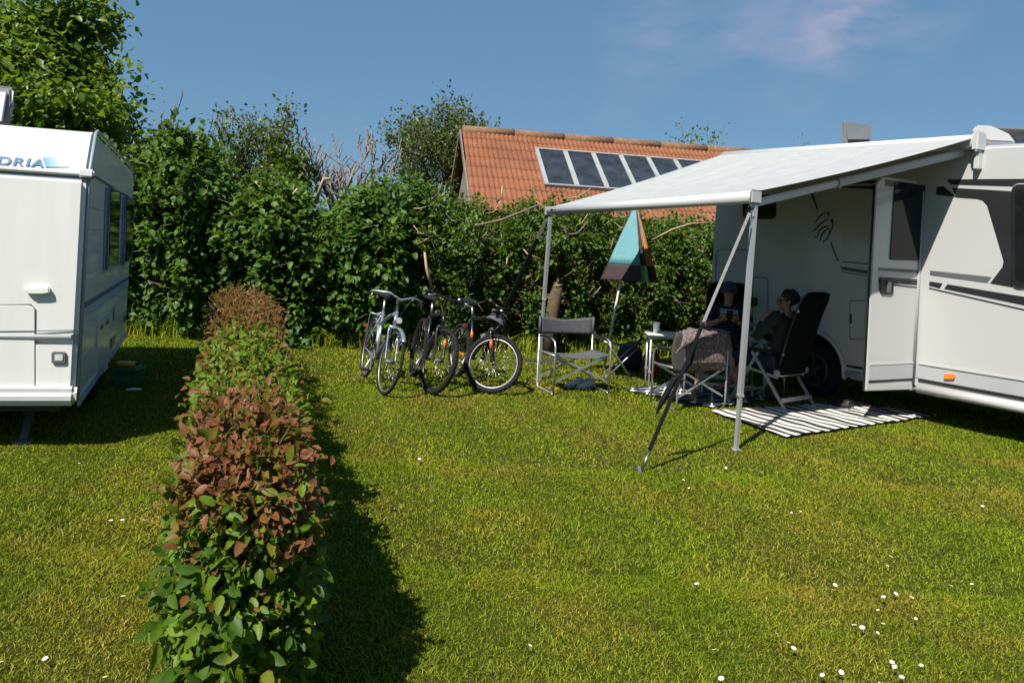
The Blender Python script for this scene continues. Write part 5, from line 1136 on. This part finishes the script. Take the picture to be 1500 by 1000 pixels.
softbag('cool_bag', 'navy cool bag on the shaded grass behind the folding stool', gnd(925, 548)+Vector((.02, .32, 0)), (.22, .16, .34), K['bag'], K['black'])
softbag('shopping_bag', 'red bag standing in the shade left of the table', gnd(958, 560)+Vector((.02, .35, 0)), (.14, .12, .34), K['red'], K['red'])
softbag('pouch', 'small dark teal pouch on the grass between grey chair and umbrella', gnd(878, 531)+Vector((0, .1, 0)), (.11, .09, .13), K['teal'], K['black'])
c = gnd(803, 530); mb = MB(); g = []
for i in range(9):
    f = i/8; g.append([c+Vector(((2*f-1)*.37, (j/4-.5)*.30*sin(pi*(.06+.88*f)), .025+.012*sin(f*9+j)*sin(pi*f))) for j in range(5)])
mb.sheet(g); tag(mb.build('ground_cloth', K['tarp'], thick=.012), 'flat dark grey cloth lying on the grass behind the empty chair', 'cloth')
# ---------------------------------------------------------------- people
def skinned(joints, edges, rootk, sub=2):
    ob = bpy.data.meshes.new('tmp'); bm = bmesh.new(); lay = bm.verts.layers.skin.verify(); vs = {}
    for k, (p, r) in joints.items():
        v = bm.verts.new(p); v[lay].radius = r if isinstance(r, tuple) else (r, r); v[lay].use_root = (k == rootk); vs[k] = v
    for a, b in edges: bm.edges.new((vs[a], vs[b]))
    bm.to_mesh(ob); bm.free(); o = bpy.data.objects.new('tmp', ob); COL.objects.link(o)
    m = o.modifiers.new('s', 'SKIN'); m.use_smooth_shade = True; m.branch_smoothing = .6; s2 = o.modifiers.new('u', 'SUBSURF'); s2.levels = sub; s2.render_levels = sub
    dg = bpy.context.evaluated_depsgraph_get(); dg.update(); me = bpy.data.meshes.new_from_object(o.evaluated_get(dg)); bpy.data.objects.remove(o)
    out = ([v.co.copy() for v in me.vertices], [tuple(p.vertices) for p in me.polygons]); bpy.data.meshes.remove(me); return out
def body_mesh(name, parts, m, parent, extra=None, **k):
    mb = MB()
    for vs, fs in parts: mb.add(vs, fs, 0, True)
    if extra: mb.add(extra.v, extra.f, 0, True)
    return mb.build(name, m, parent, local=True, **k)
def thin(J, ks): return {k: (p, (tuple(x*.72 for x in r) if isinstance(r, tuple) else r*.52) if k in ks else r) for k, (p, r) in J.items()}
def chain(keys): return list(zip(keys[:-1], keys[1:]))
def hand(mb, wrist, d, palm_n, curl=.5, sc=1.0, thumb=1):
    """palm and five fingers as tapered bent tubes rooted in the palm; d = hand direction, palm_n = side the palm faces"""
    wrist = Vector(wrist); d = Vector(d).normalized(); n = Vector(palm_n); n = (n-d*n.dot(d)).normalized(); s = d.cross(n)*thumb
    pc = wrist+d*.045*sc; R = Matrix((s, d, n)).transposed(); mb.ball(pc, (.038*sc, .052*sc, .016*sc), 12, R=R)
    for i, (o, L) in enumerate(((.030, .070), (.010, .080), (-.010, .074), (-.029, .058))):
        b = wrist+d*.078*sc+s*o*sc; pts = [b-d*.02*sc]; dirv = d.copy()
        for j in range(4):
            pts.append(pts[-1]+dirv*L*sc*(.38, .34, .26, .15)[j]); c_ = curl*(.55+.1*i); dirv = (dirv*cos(c_)+n*sin(c_)).normalized() if True else dirv
        mb.tube(pts, [.0095*sc, .009*sc, .0085*sc, .0078*sc, .005*sc], 7)
    b = wrist+d*.02*sc+s*.028*sc; mb.tube([b, b+(s*.8+d*.6+n*.3)*.03*sc, b+(s*.9+d*1.2+n*.9)*.042*sc, b+(s*.8+d*1.7+n*1.5)*.046*sc], [.013*sc, .012*sc, .010*sc, .006*sc], 7)
def head_bits(mb, c, f, up, r=.09):
    """nose, lips, ears, brow, chin as bumps sunk into the head; c = head centre, f = facing"""
    f = Vector(f).normalized(); up = Vector(up).normalized(); s = f.cross(up); R = Matrix((s, f, up)).transposed()
    L = lambda x, y, z: c+s*x*r+f*y*r+up*z*r
    mb.tube([L(0, .86, .30), L(0, 1.02, .06), L(0, 1.14, -.16), L(0, .98, -.26)], [.012, .014, .018, .012], 8)
    for k in (-1, 1): mb.ball(L(.13*k, .98, -.20), (.011, .014, .010), 8, R=R); mb.ball(L(.93*k, -.02, .0), (.012, .024, .034), 8, R=R); mb.ball(L(.36*k, .80, .20), (.016, .01, .009), 8, R=R)
    mb.ball(L(0, .85, -.49), (.026, .012, .006), 10, R=R); mb.ball(L(0, .84, -.57), (.022, .012, .007), 10, R=R); mb.ball(L(0, .70, -.86), (.030, .026, .022), 10, R=R)
    return L, R
def sunglasses(parent, L, R):
    mb = MB()
    for k in (-1, 1): mb.ball(L(.38*k, .93, .14), (.028, .010, .021), 12, R=R); mb.tube([L(.70*k, .84, .20), L(.98*k, .45, .16), L(1.0*k, -.05, .12)], .004, 5)
    mb.tube([L(-.15, 1.0, .20), L(0, 1.05, .22), L(.15, 1.0, .20)], .004, 5); return mb.build('sunglasses', K['black'], parent, local=True)
# ---- man
mt = thing('person', mc, 'seated man in cap and sunglasses, dark printed T-shirt and shorts, holding a phone', 'person', None, Matrix.Rotation(rM, 3, 'Z'))
hc = Vector((0, -.225, 1.205)); J = dict(
    pel=((0, -.07, .50), (.16, .12)), wst=((0, -.12, .68), (.145, .105)), che=((0, -.18, .90), (.165, .11)), nk0=((0, -.215, 1.04), .06), nk1=((0, -.215, 1.10), .052), hd0=((0, -.20, 1.155), (.066, .07)), hd1=((0, -.22, 1.215), (.082, .092)), hd2=((0, -.235, 1.275), (.066, .07)),
    sl=((-.17, -.19, 1.0), .066), el=((-.27, -.02, .76), .045), wl=((-.085, .17, .86), .028), sr=((.17, -.19, 1.0), .066), er=((.28, 0, .77), .045), wr=((.10, .19, .87), .028),
    hl=((-.10, -.03, .47), .10), kl=((.06, .40, .70), .062), cl=((.02, .50, .58), .056), al=((-.03, .62, .38), .036), tl=((-.02, .74, .33), .026),
    hr=((.10, -.03, .47), .10), kr=((.27, .42, .53), .062), cr=((.31, .52, .36), .056), ar=((.35, .66, .10), .036), he=((.345, .63, .045), .034), tr=((.42, .84, .03), .024))
E = chain(['pel', 'wst', 'che', 'nk0', 'nk1', 'hd0', 'hd1', 'hd2'])+chain(['che', 'sl', 'el', 'wl'])+chain(['che', 'sr', 'er', 'wr'])+chain(['pel', 'hl', 'kl', 'cl', 'al', 'tl'])+chain(['pel', 'hr', 'kr', 'cr', 'ar', 'tr'])+[('ar', 'he')]
ex = MB(); L_, R_f = head_bits(ex, hc, (0, 1, -.12), (0, .12, 1))
hand(ex, J['wl'][0], (.5, .55, .45), (.6, -.1, .5), .55, 1, -1); hand(ex, J['wr'][0], (-.6, .5, .4), (-.5, 0, .6), .55, 1, 1)
for ft_, dv in ((Vector(J['tr'][0]), Vector((.06, .17, 0))), (Vector(J['tl'][0]), Vector((.02, .1, -.07)))):
    d_ = dv.normalized(); s_ = d_.cross(UP).normalized()
    for k in range(5): o_ = (k-2)*.014; ex.tube([ft_+s_*o_-d_*.03, ft_+s_*o_+d_*(.022-.003*abs(k-1)), ft_+s_*o_+d_*(.042-.005*k*.8)-UP*.006], [.012, .010 if k else .014, .006], 6)
body_mesh('body', [skinned(thin(J, ('pel', 'wst', 'che', 'sl', 'sr', 'hl', 'hr')), E, 'pel')], K['skin'], mt, ex)
sub = lambda keys, f, dz=0: {k: (J[k][0], tuple(x*f+.008 for x in J[k][1]) if isinstance(J[k][1], tuple) else J[k][1]*f+.008) for k in keys}
Sj = sub(['pel', 'wst', 'che', 'nk0', 'sl', 'sr'], 1.08)
for a, b, k in (('sl', 'el', 'xl'), ('sr', 'er', 'xr')): Sj[k] = (Vector(J[a][0]).lerp(Vector(J[b][0]), .72), .068)
Sj['nk0'] = ((0, -.21, 1.045), .066)
sh_ = body_mesh('t_shirt', [skinned(Sj, chain(['pel', 'wst', 'che', 'nk0'])+chain(['che', 'sl', 'xl'])+chain(['che', 'sr', 'xr']), 'pel')], K['navy'], mt)
mb = MB()
yfront = lambda x, z: -.18+.128-.9*x*x-.25*(z-.90)
word = [(-.095, .035), (-.06, .042), (-.03, .036), (0, .042), (.03, .034), (.06, .040), (.088, .03)]
for i, (x, h) in enumerate(word):
    z = .955; mb.prism([(x-.011, yfront(x, z)+.02, z-h/2), (x+.011, yfront(x, z)+.02, z-h/2), (x+.013, yfront(x, z)+.022, z+h/2), (x-.009, yfront(x, z)+.022, z+h/2)], (0, .003, 0))
mb.prism([(-.10, yfront(.1, .98)+.02, .975), (.10, yfront(.1, .98)+.02, .98), (.105, yfront(.1, .98)+.022, .990), (-.105, yfront(.1, .98)+.022, .985)], (0, .003, 0))
mb.prism([(.02, yfront(.03, .9)+.022, .86), (.07, yfront(.06, .9)+.022, .86), (.078, yfront(.06, .9)+.022, .92), (.03, yfront(.03, .9)+.022, .93)], (0, .003, 0)); mb.build('shirt_print', K['print'], sh_, local=True)
Pj = sub(['pel', 'hl', 'hr'], 1.12); Pj['wst'] = ((0, -.10, .60), (.15, .11)); Pj['kl'] = (Vector(J['hl'][0]).lerp(Vector(J['kl'][0]), .92), .085); Pj['kr'] = (Vector(J['hr'][0]).lerp(Vector(J['kr'][0]), .92), .085)
body_mesh('shorts', [skinned(Pj, [('wst', 'pel'), ('pel', 'hl'), ('hl', 'kl'), ('pel', 'hr'), ('hr', 'kr')], 'pel')], K['shorts'], mt)
mb = MB(); g = []
for i in range(8):
    f_ = pi*.5*i/7*1.04; g.append([L_(0, 0, 0)+(R_f @ Vector((.101*sin(f_)*cos(a), .112*sin(f_)*sin(a), .088*cos(f_)+.033))) for a in [2*pi*k/24 for k in range(25)]])
mb.sheet(g); g = []
for i in range(5): g.append([L_(0, 0, 0)+(R_f @ Vector(((.082-.004*i)*cos(a), .075+(.05+.018*i)*sin(a), .036-.004*i-.010*cos(a)**2))) for a in [pi*(.08+.84*k/12) for k in range(13)]])
mb.sheet(g); mb.build('cap', K['cap'], mt, local=True, thick=.005); sunglasses(mt, L_, R_f)
ph = thing('phone', mc+Matrix.Rotation(rM, 3, 'Z') @ Vector((.01, .27, .94)), 'dark phone held in both hands by the seated man', 'phone', None, Matrix.Rotation(rM, 3, 'Z') @ Matrix.Rotation(-.7, 3, 'X'))
mb = MB(); mb.box((0, 0, 0), (.075, .009, .15)); mb.build('body', K['black'], ph, local=True, bevel=.003); mb = MB(); mb.box((0, -.0052, 0), (.066, .001, .138)); mb.build('screen', K['glass'], ph, local=True)
mb = MB(); mb.ball((.02, .005, .05), (.008, .002, .008), 10); mb.build('camera_lens', K['hatchgrey'], ph, local=True)
# ---- woman
wt_ = thing('person', wc_, 'seated woman in dark green jumper and sunglasses, hand on her chin, facing left', 'person', None, Matrix.Rotation(rW, 3, 'Z'))
hf = Vector((-.80, .60, -.10)).normalized(); hc = Vector((-.055, -.135, 1.165)); bk = hc-hf*.015
J = dict(pel=((0, -.05, .50), (.165, .12)), wst=((0, -.09, .68), (.13, .10)), che=((-.01, -.12, .90), (.15, .105)), nk0=((-.03, -.14, 1.045), .058), nk1=((-.045, -.135, 1.085), .048), hd0=(hc+hf*.012-UP*.05, (.062, .066)), hd1=(hc+UP*.008, (.078, .088)), hd2=(hc-hf*.012+UP*.065, (.062, .068)),
    sl=((-.155, -.10, 1.0), .062), el=((-.22, .10, .76), .042), wl=((-.185, .035, .985), .026), sr=((.15, -.13, 1.0), .062), er=((.20, .06, .73), .042), wr=((-.02, .20, .75), .026),
    hl=((-.10, 0, .47), .10), kl=((-.17, .42, .52), .062), cl=((-.18, .38, .36), .052), al=((-.23, .27, .09), .033), hel=((-.22, .24, .045), .03), tl=((-.30, .41, .03), .022),
    hr=((.10, 0, .47), .10), kr=((.02, .43, .53), .062), cr=((-.03, .46, .38), .052), ar=((-.12, .46, .20), .033), tr=((-.26, .52, .13), .022))
E = chain(['pel', 'wst', 'che', 'nk0', 'nk1', 'hd0', 'hd1', 'hd2'])+chain(['che', 'sl', 'el', 'wl'])+chain(['che', 'sr', 'er', 'wr'])+chain(['pel', 'hl', 'kl', 'cl', 'al', 'tl'])+chain(['pel', 'hr', 'kr', 'cr', 'ar', 'tr'])+[('al', 'hel')]
ex = MB(); L_, R_f = head_bits(ex, hc, hf, UP, .086)
hand(ex, J['wl'][0], hc+hf*.075-UP*.075-Vector(J['wl'][0]), hf*-1+UP*.2, .45, .92, 1); hand(ex, J['wr'][0], (-.8, .3, .05), (0, 0, -1), .35, .92, -1)
for ft_, dv in ((Vector(J['tr'][0]), Vector((-.1, .05, -.04))), (Vector(J['tl'][0]), Vector((-.07, .14, 0)))):
    d_ = dv.normalized(); s_ = d_.cross(UP).normalized()
    for k in range(5): o_ = (k-2)*.012; ex.tube([ft_+s_*o_-d_*.03, ft_+s_*o_+d_*(.020-.003*abs(k-1)), ft_+s_*o_+d_*.034-UP*.005], [.011, .009, .005], 6)
body_mesh('body', [skinned(thin(J, ('pel', 'wst', 'che', 'sl', 'sr', 'el', 'er', 'hl', 'hr', 'kl', 'kr')), E, 'pel')], K['skin'], wt_, ex)
Sj = {k: (J[k][0], tuple(x*1.1+.010 for x in J[k][1]) if isinstance(J[k][1], tuple) else J[k][1]*1.15+.012) for k in ('pel', 'wst', 'che', 'nk0', 'sl', 'el', 'sr', 'er')}
for a, b, k in (('el', 'wl', 'xl'), ('er', 'wr', 'xr')): Sj[k] = (Vector(J[a][0]).lerp(Vector(J[b][0]), .80), .044); Sj['sl'] = (J['sl'][0], .088); Sj['sr'] = (J['sr'][0], .088)
sleeves = MB()
for a, b in (('sl', 'el'), ('sr', 'er')):
    pa, pb = Vector(J[a][0]), Vector(J[b][0]); sleeves.tube([pa-(pb-pa)*.12, pa, pa.lerp(pb, .35), pa.lerp(pb, .7), pb, pb+(pb-pa)*.12], [.045, .076, .072, .064, .057, .03], 14)
body_mesh('jumper', [skinned(Sj, chain(['pel', 'wst', 'che', 'nk0'])+chain(['che', 'sl', 'el', 'xl'])+chain(['che', 'sr', 'er', 'xr']), 'pel')], K['sweater'], wt_, sleeves)
Pj = {k: (J[k][0], tuple(x*1.1+.008 for x in J[k][1]) if isinstance(J[k][1], tuple) else J[k][1]*1.1+.008) for k in ('pel', 'hl', 'kl', 'hr', 'kr', 'cl', 'cr')}
body_mesh('trousers', [skinned(Pj, [('pel', 'hl'), ('hl', 'kl'), ('kl', 'cl'), ('pel', 'hr'), ('hr', 'kr'), ('kr', 'cr')], 'pel')], K['jeans'], wt_)
mb = MB(); s_ = hf.cross(UP).normalized(); R_h = Matrix((s_, hf, UP)).transposed()
rs = random.Random(4)
g = []
for i in range(11):
    f_ = pi*i/10; g.append([hc+R_h @ Vector((0, -.030, .030))+R_h @ Vector((.094*sin(f_)*cos(a)*(1+rs.uniform(-.04, .05)), .092*sin(f_)*sin(a)*(1+rs.uniform(-.04, .05)), .098*cos(f_)*(1 if f_ < 1.6 else .95))) for a in [2*pi*k/22 for k in range(22)]]); g[-1].append(g[-1][0])
mb.sheet(g); mb.ball(hc+R_h @ Vector((0, -.10, .02)), (.055, .05, .06), 10, R=R_h); 
for i in range(150):
    a = rs.uniform(0, 2*pi); f_ = rs.uniform(.15, 1.9); c0 = hc+R_h @ Vector((0, -.030, .030)); q0 = lambda ff, aa, k: c0+R_h @ Vector((.094*sin(ff)*cos(aa)*k, .092*sin(ff)*sin(aa)*k, .098*cos(ff)*k))
    if sin(f_)*sin(a) > .55: continue
    da = rs.uniform(-.25, .25); mb.tube([q0(f_, a, .98), q0(f_+.16, a+da*.5, 1.04), q0(f_+.34, a+da, 1.05), q0(f_+.5, a+da*1.3, rs.uniform(1.0, 1.1))], [.005, .006, .005, .002], 4)
mb.build('hair', K['hair'], wt_, local=True); sunglasses(wt_, L_, R_f)
